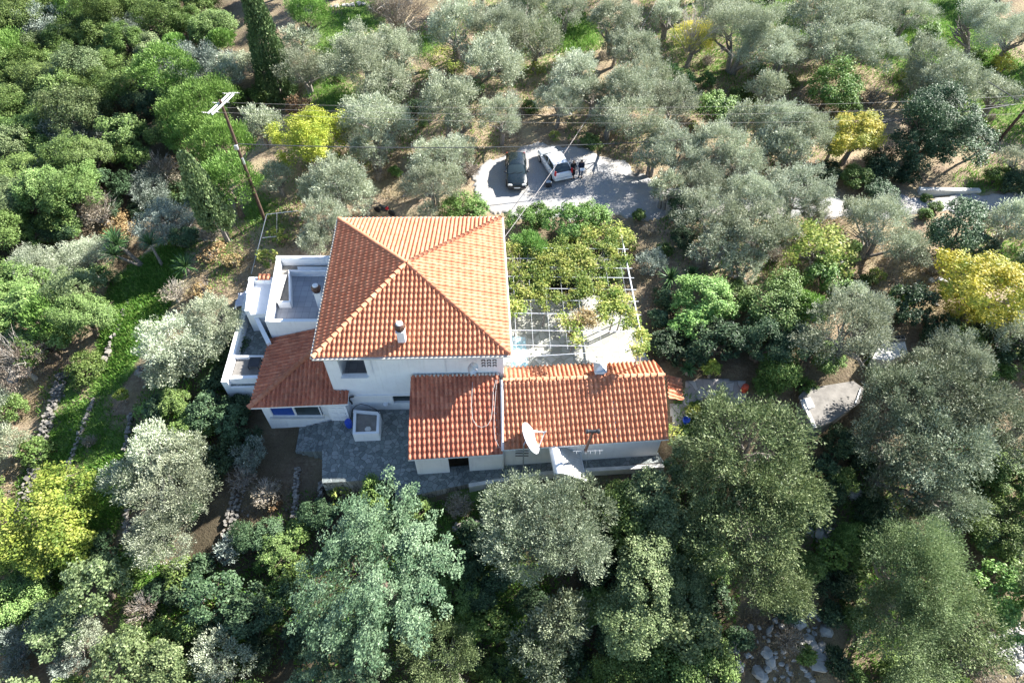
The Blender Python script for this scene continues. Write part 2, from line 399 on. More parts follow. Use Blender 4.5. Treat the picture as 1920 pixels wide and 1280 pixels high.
# ---------------------------------------------------------------- the ground as one sheet
def axis(a, b, st, far):
    core = np.arange(a, b+1e-6, st); g = 1.28; lo = []; hi = []; d = st
    x = a
    while x > -far: d *= g; x -= d; lo.append(x)
    x = b; d = st
    while x < far: d *= g; x += d; hi.append(x)
    return np.concatenate([lo[::-1], core, hi])
xs = axis(-72, 72, .45, 900); ys = axis(0, 112, .45, 900)
GX, GY = np.meshgrid(xs, ys)
GZ = Tz(GX, GY)
rg = np.random.default_rng(3)
GZ = GZ + rg.normal(0, .02, GZ.shape)*(np.hypot(GX, GY-40) < 90)
GREENS = [(1000,100,120,.45),(1300,100,160,.45),(1700,80,160,.6),(1880,200,90,.6),(1900,130,70,.6),(700,200,120,.5),(1150,250,90,.3),(1450,250,120,.35),(1350,430,120,.4),(1500,480,100,.35),(1800,200,120,.5),(850,250,100,.3),(600,330,60,.35),(1000,20,150,.5),(1400,10,200,.5),  # px, py, radius px, strength
 (270,540,75,1.3),(240,620,60,1.4),(215,680,50,1.3),(300,500,45,1.1),(255,580,60,1.4),(300,500,50,.8),(340,470,40,.6),(480,395,40,.7),(150,800,60,.9),(100,850,60,.8),(200,850,60,.8),(120,740,50,.6),
 (80,920,60,.8),(200,930,70,.8),(260,1080,70,.6),(300,760,60,.6),(340,830,60,.5),(60,1100,90,.6),(150,1000,80,.7),(400,700,50,.5),(450,1100,60,.4),(560,1000,60,.4),(800,1000,100,.5),(1150,950,80,.5),(1600,1000,80,.5),(1650,930,60,.5),(1500,1000,60,.4),(1850,900,80,.5),(950,1120,120,.55),(1250,1050,140,.55),(700,1150,150,.5),(350,1230,120,.5),(1000,1250,120,.5),(500,1150,80,.5),(1700,1200,120,.5),(630,60,70,.8),(680,30,60,.8),(620,190,40,.7),(600,160,50,.6),(800,80,40,.7),(1080,60,60,.9),(1060,50,60,.6),(830,60,50,.5),(1500,65,30,.7),(1700,60,60,.8),(1800,40,80,1),
 (1760,90,60,.7),(1650,50,40,.6),(1860,120,60,.6),(1640,110,50,.4),(1450,10,60,.7),(1520,60,40,.6),(1480,100,30,.4),(1800,120,60,.5),(1880,340,60,.5),(1900,480,60,.6),(1830,350,40,.5),
 (1650,690,30,.9),(1290,770,30,.9),(1300,800,30,.8),(780,960,60,.5),(880,940,60,.6),(1000,920,60,.5),(310,1160,50,.6),(280,1100,40,.5),(420,470,50,.5),(520,420,50,.5),
 (700,290,40,.4),(650,170,40,.5),(1350,120,30,.5),(1540,470,50,.3),(1900,640,60,.5),(50,480,80,.3),(420,520,30,.4)]
LITTER_SHADE = [(200,150,260,1),(60,400,200,1),(350,350,120,.8),(150,300,200,1),(350,700,120,.8),(400,900,120,.7),(450,1200,250,.9),(900,1150,300,.9),(1200,1100,300,.9),(1300,650,110,.9),
 (1600,900,200,.7),(1700,1050,200,.8),(100,1150,200,.6),(1430,650,120,.7),(700,1050,200,.8),(1780,760,150,.6),(360,880,130,1),(1080,500,120,1),(1000,520,90,1),(1160,470,60,.8),(420,800,100,1),(330,760,80,.9),(500,870,70,.8),(550,830,60,.8),(390,1000,90,.9),(200,900,80,.4),(600,1000,120,.9)]  # where litter lies and where shade is painted onto the soil
gr = np.zeros(GX.shape); lt = np.zeros(GX.shape)
for arr, L in ((gr, GREENS), (lt, LITTER_SHADE)):
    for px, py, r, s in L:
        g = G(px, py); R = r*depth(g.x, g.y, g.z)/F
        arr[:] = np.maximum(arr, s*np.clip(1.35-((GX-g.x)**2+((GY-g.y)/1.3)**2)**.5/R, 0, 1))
ny, nx = GX.shape
idx = np.arange(nx*ny).reshape(ny, nx)
quads = np.stack([idx[:-1,:-1], idx[:-1,1:], idx[1:,1:], idx[1:,:-1]], -1).reshape(-1, 4)
gme = npmesh('ground', np.stack([GX, GY, GZ], -1).reshape(-1, 3), quads, 'ground', smooth=True)
for nm, arr in (('green', gr), ('litter_shade', lt)):
    a = gme.attributes.new(nm, 'FLOAT', 'POINT'); a.data.foreach_set('value', arr.ravel().astype(np.float32))
tag(link('ground', gme), kind='structure')
def gz_mesh(x, y): return tz(x, y)
def drape(name, poly, mat, off, cell=.22, wob=.35, kind='structure'):
    """a sheet following the ground inside a world polygon, with a slightly ragged edge"""
    p = np.array(poly); x = np.arange(p[:,0].min()-1, p[:,0].max()+1, cell); y = np.arange(p[:,1].min()-1, p[:,1].max()+1, cell)
    X, Y = np.meshgrid(x, y); cx = (X[:-1,:-1]+X[1:,1:])/2; cy = (Y[:-1,:-1]+Y[1:,1:])/2
    w = wob*(np.sin(cx*1.7+cy*.9)+np.sin(cy*2.3-cx*.6+2)+.7*np.sin(cx*5.1+cy*3.7)+.5*np.sin(cx*11.3-cy*8.1)+.2*np.sin(cx*19+cy*23))/2.4
    w2 = wob*(np.cos(cx*1.3-cy*1.9)+.6*np.sin(cx*4.3+1)+.5*np.cos(cx*13.1+cy*9.7))/1.8
    keep = inpoly(cx+w, cy+w2, poly)
    Z = Tz(X, Y)+off
    cnt = np.zeros(X.shape); cnt[:-1,:-1] += keep; cnt[1:,:-1] += keep; cnt[:-1,1:] += keep; cnt[1:,1:] += keep
    Z = np.where(cnt < 4, Z-off-.05, Z)
    I = np.arange(X.size).reshape(X.shape)
    q = np.stack([I[:-1,:-1], I[:-1,1:], I[1:,1:], I[1:,:-1]], -1)[keep]
    used, inv = np.unique(q.ravel(), return_inverse=True)
    V = np.stack([X, Y, Z], -1).reshape(-1, 3)[used]
    o = link(name, npmesh(name, V, inv.reshape(-1, 4), mat, smooth=True)); tag(o, kind=kind); return o
park = [G(*a)[:2] for a in ((1000,415),(915,400),(893,365),(880,330),(905,305),(950,292),(1000,270),(1060,272),(1120,285),(1180,310),(1230,345),(1275,372),(1280,400),(1230,412),(1150,408))]
drape('gravel_parking_ground', park, 'gravel', .09, .1, .38)
road = [G(*a)[:2] for a in ((1255,352),(1400,368),(1560,372),(1700,368),(1800,366),(1925,362),(2300,350),(2300,390),(1925,398),(1840,400),(1700,404),(1560,408),(1400,406),(1255,404))]
drape('gravel_road', road, 'gravel', .104, .16, .4)

# ---------------------------------------------------------------- foliage
def norm(a): return a/np.maximum(np.linalg.norm(a, axis=-1, keepdims=True), 1e-9)
def leaves(name, mat, C, A, Bv, L, Wd, v):
    """rhombic leaves: centre C, axis A, side Bv, length L, width Wd, colour value v"""
    a = A*L[:,None]/2; b = Bv*Wd[:,None]/2
    V = np.stack([C-a, C+b-a*.1, C+a, C-b-a*.1], 1).reshape(-1, 3)
    return npmesh(name, V, np.arange(len(V)).reshape(-1, 4), mat, attr=v)
def clumpset(rg, kind, R, rv):
    """clump centres, radii and outward directions of a crown of radius R"""
    if kind in ('juniper',):
        nb = 34; cs = []; rs = []; ds = []
        for i in range(nb):
            z = rg.uniform(-.25, 1); t = i*2.399+rg.normal(0, .25); h = math.sqrt(max(0, 1-z*z*.9))
            d = np.array([h*math.cos(t), h*math.sin(t), z*.8]); Lb = R*rg.uniform(.72, 1.12)
            for k in range(9):
                s = .3+.7*k/8
                for q in range(3 if k > 2 else 1):
                    cs.append(d*Lb*s*np.array([1,1,rv]) + rg.normal(0, .085*R, 3)*(1.3-s*.5)); rs.append(R*rg.uniform(.045, .08)); ds.append(norm(d+rg.normal(0,.3,3)+[0,0,.3]))
        return np.array(cs), np.array(rs), np.array(ds)
    nl = {'olive': 16, 'maquis': 15, 'pine': 20, 'cone': 30}.get(kind, 13)
    i = np.arange(nl)+.5; z = 1-i/nl*1.32; t = i*2.39996+rg.uniform(0, 6); h = np.sqrt(np.maximum(0, 1-z*z))
    D = np.stack([h*np.cos(t), h*np.sin(t), z], 1) + rg.normal(0, .17, (nl, 3)); D = norm(D)
    rad = rg.uniform(.42, .8, nl) if kind != 'pine' else rg.uniform(.6, .7, nl)
    stretch = np.array([rg.uniform(.85, 1.15), rg.uniform(.85, 1.15), rv])
    LC = D*rad[:,None]*R; LR = R*rg.uniform(.2, .42, nl)
    m = {'olive': 20, 'maquis': 26, 'pine': 26}.get(kind, 26)
    d2 = norm(D[:,None,:]*.55 + rg.normal(0, .75, (nl, m, 3)) + np.array([0, 0, .25]))
    cc = (LC[:,None,:] + d2*LR[:,None,None]*rg.uniform(.75, 1.05, (nl, m, 1))).reshape(-1, 3)*stretch
    cr = (np.repeat(LR, m)*rg.uniform(.2, .46, nl*m)); return cc, cr, norm(d2.reshape(-1, 3)+cc/R*.6)
LEAF = {  # length, width, area cover, up-bias, gaussian spread, length factor along the twig
 'olive': (.145, .05, 2.15, .5, .7, 1.8), 'maquis': (.115, .08, 3.0, .3, .62, 1.1), 'broad': (.135, .09, 2.6, .2, .7, 1.15), 'fine': (.14, .07, 2.8, .5, .7, 1.3),
 'pine': (.24, .06, 2.7, 1.1, .6, 1.2), 'juniper': (.115, .06, 2.7, .5, .55, 1.3), 'sparse': (.17, .11, 1.15, .2, .75, 1.2), 'twiggy': (.14, .05, 1.0, .4, .8, 1.5)}
CROWNS = {}
def crown(style, mat, R, variant):
    key = (style, mat, R, variant)
    if key in CROWNS: return CROWNS[key]
    rg = np.random.default_rng(abs(hash((len(style)*31+ord(style[0]), R*10, variant)))%100000+7)
    L0, W0, cov, upb, spread, lf = LEAF[style]
    rv = {'olive': .78, 'pine': .85, 'juniper': .75}.get(style, .8)
    cc, cr, cdir = clumpset(rg, style, R, rv)
    if style == 'olive':   # wispy shoots reaching beyond the outline
        k = rg.integers(0, len(cc), len(cc)//3); cc = np.vstack([cc, cc[k]+cdir[k]*R*.13+[0,0,.06*R]]); cr = np.append(cr, cr[k]*.6); cdir = np.vstack([cdir, cdir[k]])
    n = int(cov*2.6*math.pi*R*R/(L0*W0/2)*.55)
    n = min(n, 160000)
    wgt = cr**2; wgt = wgt/wgt.sum()
    ci = rg.choice(len(cc), n, p=wgt)
    off = norm(rg.normal(0, 1, (n, 3)))*(rg.uniform(0, 1, (n, 1))**.45)
    s = (off*cdir[ci]).sum(1, keepdims=True)
    off = off + cdir[ci]*s*(lf-1)*.5
    C = cc[ci] + off*cr[ci][:,None]*(1.05+spread*.55)
    A = norm(cdir[ci]*.6 + off*.5 + rg.normal(0, .45, (n, 3)) + np.array([0, 0, upb]))
    if style in ('maquis', 'broad', 'sparse'): A = norm(rg.normal(0, 1, (n, 3)) + cdir[ci]*.4)
    B = norm(np.cross(A, norm(rg.normal(0, 1, (n, 3)) + (0 if style == 'olive' else np.array([.2, .1, .3])))))
    if style in ('olive', 'pine', 'twiggy'):
        nn = norm(cdir[ci]*.3 + np.array([.3, .12, .6]) + rg.normal(0, .6, (n, 3))); B = norm(np.cross(nn, A))
    if style in ('maquis', 'broad', 'fine', 'sparse', 'juniper'):   # blades face up and out
        nn = norm(cdir[ci]*.45 + np.array([.35, .15, .8]) + rg.normal(0, .5, (n, 3))); A = norm(A - nn*(A*nn).sum(1, keepdims=True)); B = norm(np.cross(nn, A))
    cv = rg.normal(0, .16, len(cc))
    v = np.clip(.5 + cv[ci] + rg.normal(0, .14, n) + .12*(off[:,2]), 0, 1)
    sz = rg.uniform(.65, 1.3, n)
    me = leaves('crown', mat, C, A, B, L0*sz, W0*sz, v)
    CROWNS[key] = me; return me
TRUNKS = {}
def trunk(R, H, variant, mat='bark', stems=2):
    key = (R, H, variant, mat, stems)
    if key in TRUNKS: return TRUNKS[key]
    rd = random.Random(variant*17+int(R*10)); b = MB()
    tr = .07*R+.05
    for st in range(stems):
        a0 = rd.uniform(0, 6.28)+st*3.0; lean = R*.13*(1 if stems > 1 else .3)
        p0 = Vector((.5*tr*math.cos(a0)*(stems > 1), .5*tr*math.sin(a0)*(stems > 1), -.35)); p1 = Vector((lean*math.cos(a0), lean*math.sin(a0), H*.42))
        b.tube([p0, p0.lerp(p1, .5)+Vector((rd.uniform(-.1,.1)*R*.5, rd.uniform(-.1,.1)*R*.5, 0)), p1], [tr*1.35, tr, tr*.8], 8)
        for k in range(5):
            a = a0+rd.uniform(-1.5, 1.5)+k*.3; e = rd.uniform(.35, 1.1); q = p1+Vector((math.cos(a)*math.cos(e), math.sin(a)*math.cos(e), math.sin(e)*.9))*R*rd.uniform(.55, .8)
            md = p1.lerp(q, .5)+Vector((rd.uniform(-.1,.1), rd.uniform(-.1,.1), rd.uniform(-.02,.12)))*R
            b.tube([p1, md, q], [tr*.6, tr*.36, tr*.14], 6)
            for j in range(3):
                q2 = q+Vector((rd.uniform(-1,1), rd.uniform(-1,1), rd.uniform(0,.9)))*R*.3
                b.tube([md.lerp(q, .4*j), q2], [tr*.2, tr*.05], 4, cap=False)
    o = b.build('trunk', mat, smooth=True); me = o.data; bpy.data.objects.remove(o); TRUNKS[key] = me; return me
def twigs(R, n, mat, variant):
    key = ('tw', R, n, mat, variant)
    if key in TRUNKS: return TRUNKS[key]
    rd = random.Random(variant); b = MB()
    for k in range(n):
        a = rd.uniform(0, 6.28); e = rd.uniform(.15, 1.45); d = Vector((math.cos(a)*math.cos(e), math.sin(a)*math.cos(e), math.sin(e)))
        p = [Vector((0, 0, -R*.6)) + d*R*.15]
        for s in (.45, .75, 1.02): p.append(Vector((0, 0, -R*.6*(1-s)))+d*R*s+Vector((rd.uniform(-1,1), rd.uniform(-1,1), rd.uniform(-1,1)))*R*.07)
        b.tube(p, [R*.022, R*.014, R*.009, R*.003], 4, cap=False)
        for j in range(5):
            i = rd.choice((1, 2, 2)); q = p[i].lerp(p[i+1], rd.random()); b.tube([q, q+(d+Vector((rd.uniform(-1,1), rd.uniform(-1,1), rd.uniform(-.6,1)))*.9)*R*.22], [R*.008, R*.002], 3, cap=False)
    o = b.build('twig', mat); me = o.data; bpy.data.objects.remove(o); TRUNKS[key] = me; return me
#        name, style, material, category, centre height/r, trunk material, stems
KIND = {
 'olive': ('olive_tree', 'olive', 'olive', 'olive tree', 1.12, 'barkg', 2), 'maquis': ('evergreen_tree', 'maquis', 'maquis', 'tree', 1.1, 'bark', 2),
 'oak': ('oak_tree', 'maquis', 'oak', 'tree', 1.25, 'bark', 1), 'citrus': ('citrus_tree', 'broad', 'citrus', 'tree', .9, 'bark', 1),
 'dark': ('laurel_tree', 'broad', 'dark', 'tree', .95, 'bark', 2), 'pine': ('pine_tree', 'pine', 'pine', 'pine tree', 1.5, 'bark', 1),
 'juniper': ('conifer_tree', 'juniper', 'juniper', 'conifer', 1.05, 'bark', 1), 'yellow': ('autumn_tree', 'broad', 'yellow', 'tree', .95, 'barkg', 1),
 'lime': ('mulberry_tree', 'broad', 'lime', 'tree', .95, 'barkg', 1), 'mulberry': ('mulberry_tree', 'broad', 'limeb', 'tree', 1.0, 'barkg', 1), 'fig': ('fig_tree', 'sparse', 'vine', 'tree', .95, 'barkg', 2),
 'bush': ('shrub', 'maquis', 'maquis', 'shrub', .6, 'bark', 2), 'green': ('shrub', 'fine', 'brightg', 'shrub', .6, 'bark', 2), 'grey': ('shrub', 'olive', 'grey', 'shrub', .65, 'barkg', 2),
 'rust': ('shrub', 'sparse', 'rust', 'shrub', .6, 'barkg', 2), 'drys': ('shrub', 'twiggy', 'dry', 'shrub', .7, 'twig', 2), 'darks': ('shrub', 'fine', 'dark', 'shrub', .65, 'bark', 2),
 'bare': ('bare_tree', 'twiggy', 'dry', 'tree', .95, 'twig', 2), 'yels': ('shrub', 'sparse', 'yellow', 'shrub', .8, 'barkg', 2), 'mimosa': ('mimosa_tree', 'twiggy', 'yellow', 'tree', 1.0, 'barkg', 2),
 'vines': ('shrub', 'sparse', 'vine', 'shrub', .65, 'barkg', 2), 'greyt': ('evergreen_tree', 'olive', 'oak', 'tree', 1.4, 'barkg', 2),
}
SIZES = (.8, 1.4, 2.3, 3.6, 5.6)
tree_rd = random.Random(11); ROOTS = {}
def tree(kind, px, py, r, label, group=None, hk=1.0, squash=1.0, shift=(0, 0)):
    nm, style, mat, cat, hc, tm, stems = KIND[kind]
    if kind == 'olive' and py > 730 and px > 900: mat = 'wildolive'
    g = G(px, py, 1.0)
    for _ in range(5):
        R = r*depth(g.x, g.y, g.z)/F; hcw = hc*R*hk + (.35 if kind in ('olive', 'bare', 'yellow', 'lime', 'mimosa') else 0); g = G(px, py, hcw)
    R = r*depth(g.x, g.y, g.z+hcw)/F
    si = min(range(len(SIZES)), key=lambda i: abs(math.log(R/SIZES[i]))); S = SIZES[si]
    nv = (3, 4, 5, 4, 2)[si]; var = tree_rd.randrange(nv)
    s = R/S*1.02
    if label[0] == '+':      # one more crown mass of a tree already standing, on a limb from its trunk
        t = ROOTS[label[1:]]; q = Vector((g.x, g.y, g.z+hcw))-t.location
        link('crown', crown(style, mat, S, var), t, q, tree_rd.uniform(0, 6.28), (s*tree_rd.uniform(.84, 1.16), s*tree_rd.uniform(.84, 1.16), s*squash*tree_rd.uniform(.78, 1.12)))
        b = MB(); e = q-Vector((0, 0, R*.3)); m = e*.5+Vector((0, 0, .4)); b.tube([(0, 0, .1), m, e], [.05*R+.05, .04*R+.03, .02*R], 7)
        for k in range(5): a = k*1.3; b.tube([m.lerp(e, .6), e+Vector((math.cos(a)*R*.5, math.sin(a)*R*.5, R*.25))], [.02*R, .006*R], 5, cap=False)
        b.build('limb', tm, t, True); return t
    t = ROOTS[label] = empty(nm, (g.x, g.y, g.z), 0, label, cat, group)
    c = link('crown', crown(style, mat, S, var), t, (0, 0, hcw), tree_rd.uniform(0, 6.28), (s*tree_rd.uniform(.84, 1.16), s*tree_rd.uniform(.84, 1.16), s*squash*tree_rd.uniform(.78, 1.12)))
    k = link('trunk', trunk(S, round(S*hc, 2), var, tm, stems), t, (0, 0, 0), tree_rd.uniform(0, 6.28), (s, s, hcw/(S*hc)))
    if style == 'twiggy' or kind in ('mimosa',): link('twig', twigs(S, 40, 'twig', var), t, (0, 0, hcw), 0, (s, s, s))
    return t
def cypress(bx, by, tx, ty, rad, label, name='cypress_tree', mat='cypress', lean=(0, 0), base=.06, seed=1, n=26000):
    g = G(bx, by); dr = ray(tx, ty); tt = g.y/dr.y; zt = CH+dr.z*tt; H = zt-g.z
    rg = np.random.default_rng(seed)
    u = rg.uniform(0, 1, n)**.85; prof = np.minimum(1, (u/.12)**.5)*np.power(1-u, .62)*1.2+.03
    nc = 420; cu = rg.uniform(0, 1, nc)**.85; cp = np.minimum(1, (cu/.12)**.5)*np.power(1-cu, .62)*1.2+.03; ca = rg.uniform(0, 6.28, nc)
    ci = rg.integers(0, nc, n)
    cc = np.stack([np.cos(ca)*cp*rad*.85, np.sin(ca)*cp*rad*.85, cu*H*(1-base)+base*H], 1)
    cd_ = np.stack([np.cos(ca), np.sin(ca), np.full(nc, .9)], 1); cd_ = norm(cd_)
    off = norm(rg.normal(0, 1, (n, 3)))*rg.uniform(0, 1, (n, 1))**.4
    C = cc[ci]+off*np.array([.24*rad, .24*rad, .42*rad]); C[:,0] += lean[0]*(C[:,2]/H)**1.3; C[:,1] += lean[1]*(C[:,2]/H)**1.3
    A = norm(cd_[ci]*.4+rg.normal(0, .35, (n, 3))+[0, 0, 1.1]); B = norm(np.cross(A, rg.normal(0, 1, (n, 3))))
    sz = rg.uniform(.7, 1.3, n)
    v = np.clip(.5+rg.normal(0, .16, nc)[ci]+rg.normal(0, .12, n), 0, 1)
    t = empty(name, tuple(g), 0, label, 'cypress')
    link('crown', leaves('crown', mat, C, A, B, .24*sz, .11*sz, v), t)
    b = MB(); b.tube([(0, 0, -.4), (lean[0]*.1, lean[1]*.1, H*.3), (lean[0]*.7, lean[1]*.7, H*.8)], [rad*.16+.08, rad*.11, .04], 8)
    b.build('trunk', 'barkg', t, True); return t
def blades(name, n, rg, R, H, w, droop, mat, parent=None, loc=(0,0,0)):
    """rosette of sword leaves"""
    V = []; Fq = []; v = []
    for i in range(n):
        a = i*2.39996+rg.normal(0, .2); e = rg.uniform(.05, 1.45); d = np.array([math.cos(a), math.sin(a), 0]); sd_ = np.array([-math.sin(a), math.cos(a), 0])
        L = R*rg.uniform(.8, 1.1); pts = []
        for s in (0, .35, .7, 1.0):
            pts.append(d*L*s*math.cos(e) + np.array([0, 0, L*s*math.sin(e)-droop*L*s*s*math.cos(e)]) + np.array([0, 0, H]))
        k = len(V)
        for p, ww in zip(pts, (w*.6, w, w*.7, .004)): V += [p-sd_*ww/2, p+sd_*ww/2]
        for j in range(3): Fq.append((k+2*j, k+2*j+1, k+2*j+3, k+2*j+2)); v.append(np.clip(.5+rg.normal(0, .2), 0, 1))
    return link(name, npmesh(name, np.array(V), np.array(Fq), mat, attr=np.array(v)), parent, loc)
def yucca(px, py, r, label, heads=1, stemh=.9, seed=1, base=None, group=None):
    g = G(px, py, stemh) if base is None else G(*base)
    R = r*depth(g.x, g.y, g.z)/F; rg = np.random.default_rng(seed)
    t = empty('yucca', tuple(g), 0, label, 'yucca', group)
    hs = [(0, 0, stemh)] if heads == 1 else [(rg.uniform(-.8, .8)*R, rg.uniform(-.6, .6)*R, stemh*rg.uniform(.8, 1.25)) for _ in range(heads)]
    for i, h in enumerate(hs):
        b = MB(); b.tube([(0, 0, -.3), (h[0]*.5, h[1]*.5, h[2]*.4), h], [.14, .11, .09], 7); b.build('trunk', 'barkg', t, True)
        blades('leaf_rosette', 75, rg, R*(.9 if heads == 1 else .65), 0, .09, .25, 'yucca', t, h)
    return t

# ---------------------------------------------------------------- roofs
def tile_roof(name, poly, mat, parent, pitch=.28, course=.42, overshoot=.0):
    """convex polygon (first edge = eave, counter-clockwise seen from above) covered with barrel tiles"""
    p = [Vector(q) for q in poly]
    o = p[0]; u = (p[1]-p[0]).normalized()
    nrm = None
    for q in p[2:]:
        c = u.cross(q-o)
        if c.length > .2: nrm = c.normalized(); break
    if nrm.z < 0: nrm = -nrm
    w = nrm.cross(u).normalized()
    if max((q-o).dot(w) for q in p) < .1: w = -w
    P2 = [((q-o).dot(u), (q-o).dot(w)) for q in p]
    umin = min(a for a, _ in P2); umax = max(a for a, _ in P2); vmax = max(b for _, b in P2)
    nc = max(1, round((umax-umin)/pitch)); pt = (umax-umin)/nc; nseg = 10
    us = np.linspace(umin, umax, nc*nseg+1)
    lo = np.full(len(us), 1e9); hi = np.full(len(us), -1e9)
    for i in range(len(P2)):
        (a1, b1), (a2, b2) = P2[i], P2[(i+1)%len(P2)]
        if abs(a2-a1) < 1e-6: 
            for k, uu in enumerate(us):
                if abs(uu-a1) < 1e-4: lo[k] = min(lo[k], b1, b2); hi[k] = max(hi[k], b1, b2)
            continue
        t = (us-a1)/(a2-a1); ok = (t >= -1e-6) & (t <= 1+1e-6); vv = b1+(b2-b1)*t
        lo[ok] = np.minimum(lo[ok], vv[ok]); hi[ok] = np.maximum(hi[ok], vv[ok])
    bad = hi < lo; lo[bad] = 0; hi[bad] = 0
    fr = np.mod((us-umin)/pt+1e-9, 1)
    h = np.where(fr < .62, .095*np.sqrt(np.clip(np.sin(np.pi*fr/.62), 0, 1)), -.012*np.sin(np.pi*(fr-.62)/.38))
    rows = []; nrow = int(math.ceil(vmax/course)); crow = []
    for r in range(nrow):
        rows += [(r*course, .026), (r*course+course*.5, .013), ((r+1)*course, 0.0)]
    V = []; 
    rj = np.random.default_rng(int(abs(umax*100))+nc); cj = np.repeat(rj.normal(0, .018, nc), nseg); cj = np.append(cj, cj[-1]); hj = np.repeat(rj.normal(0, .006, nc), nseg); hj = np.append(hj, hj[-1])
    h = h + hj
    for v0, dh in rows:
        vv = np.clip(v0 + (cj if 0 < v0 < vmax*.98 else 0), lo, hi); hh = h*(1+dh*3)+dh
        V.append(np.array(o)[None]+np.outer(us, np.array(u))+np.outer(vv, np.array(w))+np.outer(hh, np.array(nrm)))
    # lower lip
    vv = np.clip(rows[0][0], lo, hi); V.insert(0, np.array(o)[None]+np.outer(us, np.array(u))+np.outer(vv, np.array(w))+np.outer(np.full(len(us), -.05), np.array(nrm)))
    V = np.stack(V); nr, ncol, _ = V.shape
    I = np.arange(nr*ncol).reshape(nr, ncol)
    q = np.stack([I[:-1,:-1], I[:-1,1:], I[1:,1:], I[1:,:-1]], -1)
    Vf = V.reshape(-1, 3)
    # uv per face: (column, course)
    colid = np.floor((us[:-1]-umin+1e-6)/pt); seg = np.mod(np.arange(ncol-1), nseg)
    rowid = np.array([0]+[(k)//3 for k in range(nr-2)]+[0])[:nr-1]
    uvc = np.stack(np.broadcast_arrays(colid[None,:]*2+.5+(seg >= 6)[None,:], rowid[:,None]+.5), -1)
    # drop degenerate quads
    f = q.reshape(-1, 4); uvf = uvc.reshape(-1, 2)
    d1 = np.linalg.norm(Vf[f[:,3]]-Vf[f[:,0]], axis=1)+np.linalg.norm(Vf[f[:,2]]-Vf[f[:,1]], axis=1)
    keep = d1 > 2e-3
    riser = np.zeros(nr-1, bool); riser[3::3] = True; riser[0] = True
    # risers above the polygon's edge are dropped
    vlow = np.concatenate([[rows[0][0]], [x[0] for x in rows]])
    mid = (hi[:-1]+hi[1:])/2; midlo = (lo[:-1]+lo[1:])/2
    rr = np.broadcast_to(vlow[:-1][:,None], (nr-1, ncol-1)); okr = (rr < mid[None,:]-1e-4) & ((rr >= midlo[None,:]-1e-3) | (np.broadcast_to(vlow[1:][:,None], rr.shape) > midlo[None,:]+1e-4))
    keep &= okr.reshape(-1)
    f = f[keep]; uvf = uvf[keep]
    me = npmesh(name, Vf, f, mat, uv=np.repeat(uvf, 4, axis=0))
    return link(name, me, parent)
def ridge(name, a, b, mat, parent, r=.13, L=.42):
    a = Vector(a); b = Vector(b); d = b-a; n = max(1, round(d.length/L)); d /= n
    u = d.normalized(); s = u.cross(Vector((0, 0, 1))).normalized(); up = s.cross(u)
    V = []; Fq = []; uv = []
    for i in range(n):
        p0 = a+d*i-u*.03; p1 = a+d*(i+1)+u*.03; k = len(V)
        for pp, rr, hh in ((p0, r*1.18, .045), (p1, r*.88, .02)):
            for j in range(9):
                t = math.pi*j/8; V.append(pp+s*math.cos(t)*rr+up*(math.sin(t)*rr+hh-.02))
        for j in range(8): Fq.append((k+j, k+j+1, k+9+j+1, k+9+j)); uv += [(i*3+900.5, 77.5)]*4
        for j in range(1, 4): Fq.append((k+j, k+8-j, k+8-j+1, k+j-1)) if False else None
        c = len(V); V.append(p0+up*0.0)
        for j in range(4): Fq.append((c, k+2*j, k+2*j+1, k+2*j+2)); uv += [(i*3+900.5, 77.5)]*4
    me = npmesh(name, np.array([tuple(v) for v in V]), np.array(Fq), mat, uv=np.array(uv)); return link(name, me, parent)
def slab(poly3, th=.14):
    """roof deck under tiles"""
    b = MB(); b.prism([(q[0], q[1]) for q in poly3], [q[2]-th-.02 for q in poly3], [q[2]-.02 for q in poly3]); return b
def wallseg(b, p0, p1, z0, z1, th=.25, holes=(), inward=None, mi=0, ztop1=None):
    """wall from p0 to p1 with rectangular holes (s0,s1,za,zb) along its length; ztop1 = other end's top"""
    p0 = Vector(p0[:2]); p1 = Vector(p1[:2]); L = (p1-p0).length; d = (p1-p0)/L; nrm = Vector((-d.y, d.x))*th
    def piece(s0, s1, a, c, c2=None):
        if s1-s0 < .005: return
        q = [p0+d*s0, p0+d*s1, p0+d*s1+nrm, p0+d*s0+nrm]; c2 = c if c2 is None else c2
        b.prism([tuple(x) for x in q], a, [c, c2, c2, c], mi)
    if not holes: piece(0, L, z0, z1, ztop1); return
    s = 0
    for h in sorted(holes):
        piece(s, h[0], z0, z1); piece(h[0], h[1], z0, h[2]); piece(h[0], h[1], h[3], z1); s = h[1]
    piece(s, L, z0, z1)

ZE = 3.3                                   # eaves of the main roof
TL, TR, BR, BL = P(635,410,ZE), P(940,408,ZE), P(957,665,ZE), P(585,671,ZE)
AP = P(762,493,ZE+1.75)
cx0 = (TL+TR+BR+BL)/4
house = empty('house', (cx0.x, cx0.y, -3.3), 0, 'white two-storey house with a large four-sided terracotta roof and a lower hipped wing', 'house')
HP = Vector((cx0.x, cx0.y, -3.3))
def part(b, name, mat, parent=house, smooth=False, org=HP):
    b.v = [tuple(Vector(v)-org) for v in b.v]; return b.build(name, mat, parent, smooth)
def sub(o, org=HP):
    me = o.data; me.transform(Matrix.Translation(-org)); return o
rf = sub(tile_roof('roof', [BL, BR, AP], 'tile', house)); rf['label'] = 'front slope of the four-sided terracotta roof'
rf0 = part(slab([BL, BR, TR, TL], .16), 'eaves', 'plaster')
for (a, c, l) in ((BR, TR, 'right'), (TR, TL, 'rear'), (TL, BL, 'left')):
    q = sub(tile_roof('roof', [a, c, AP], 'tile', house)); q['label'] = l + ' slope of the four-sided terracotta roof'
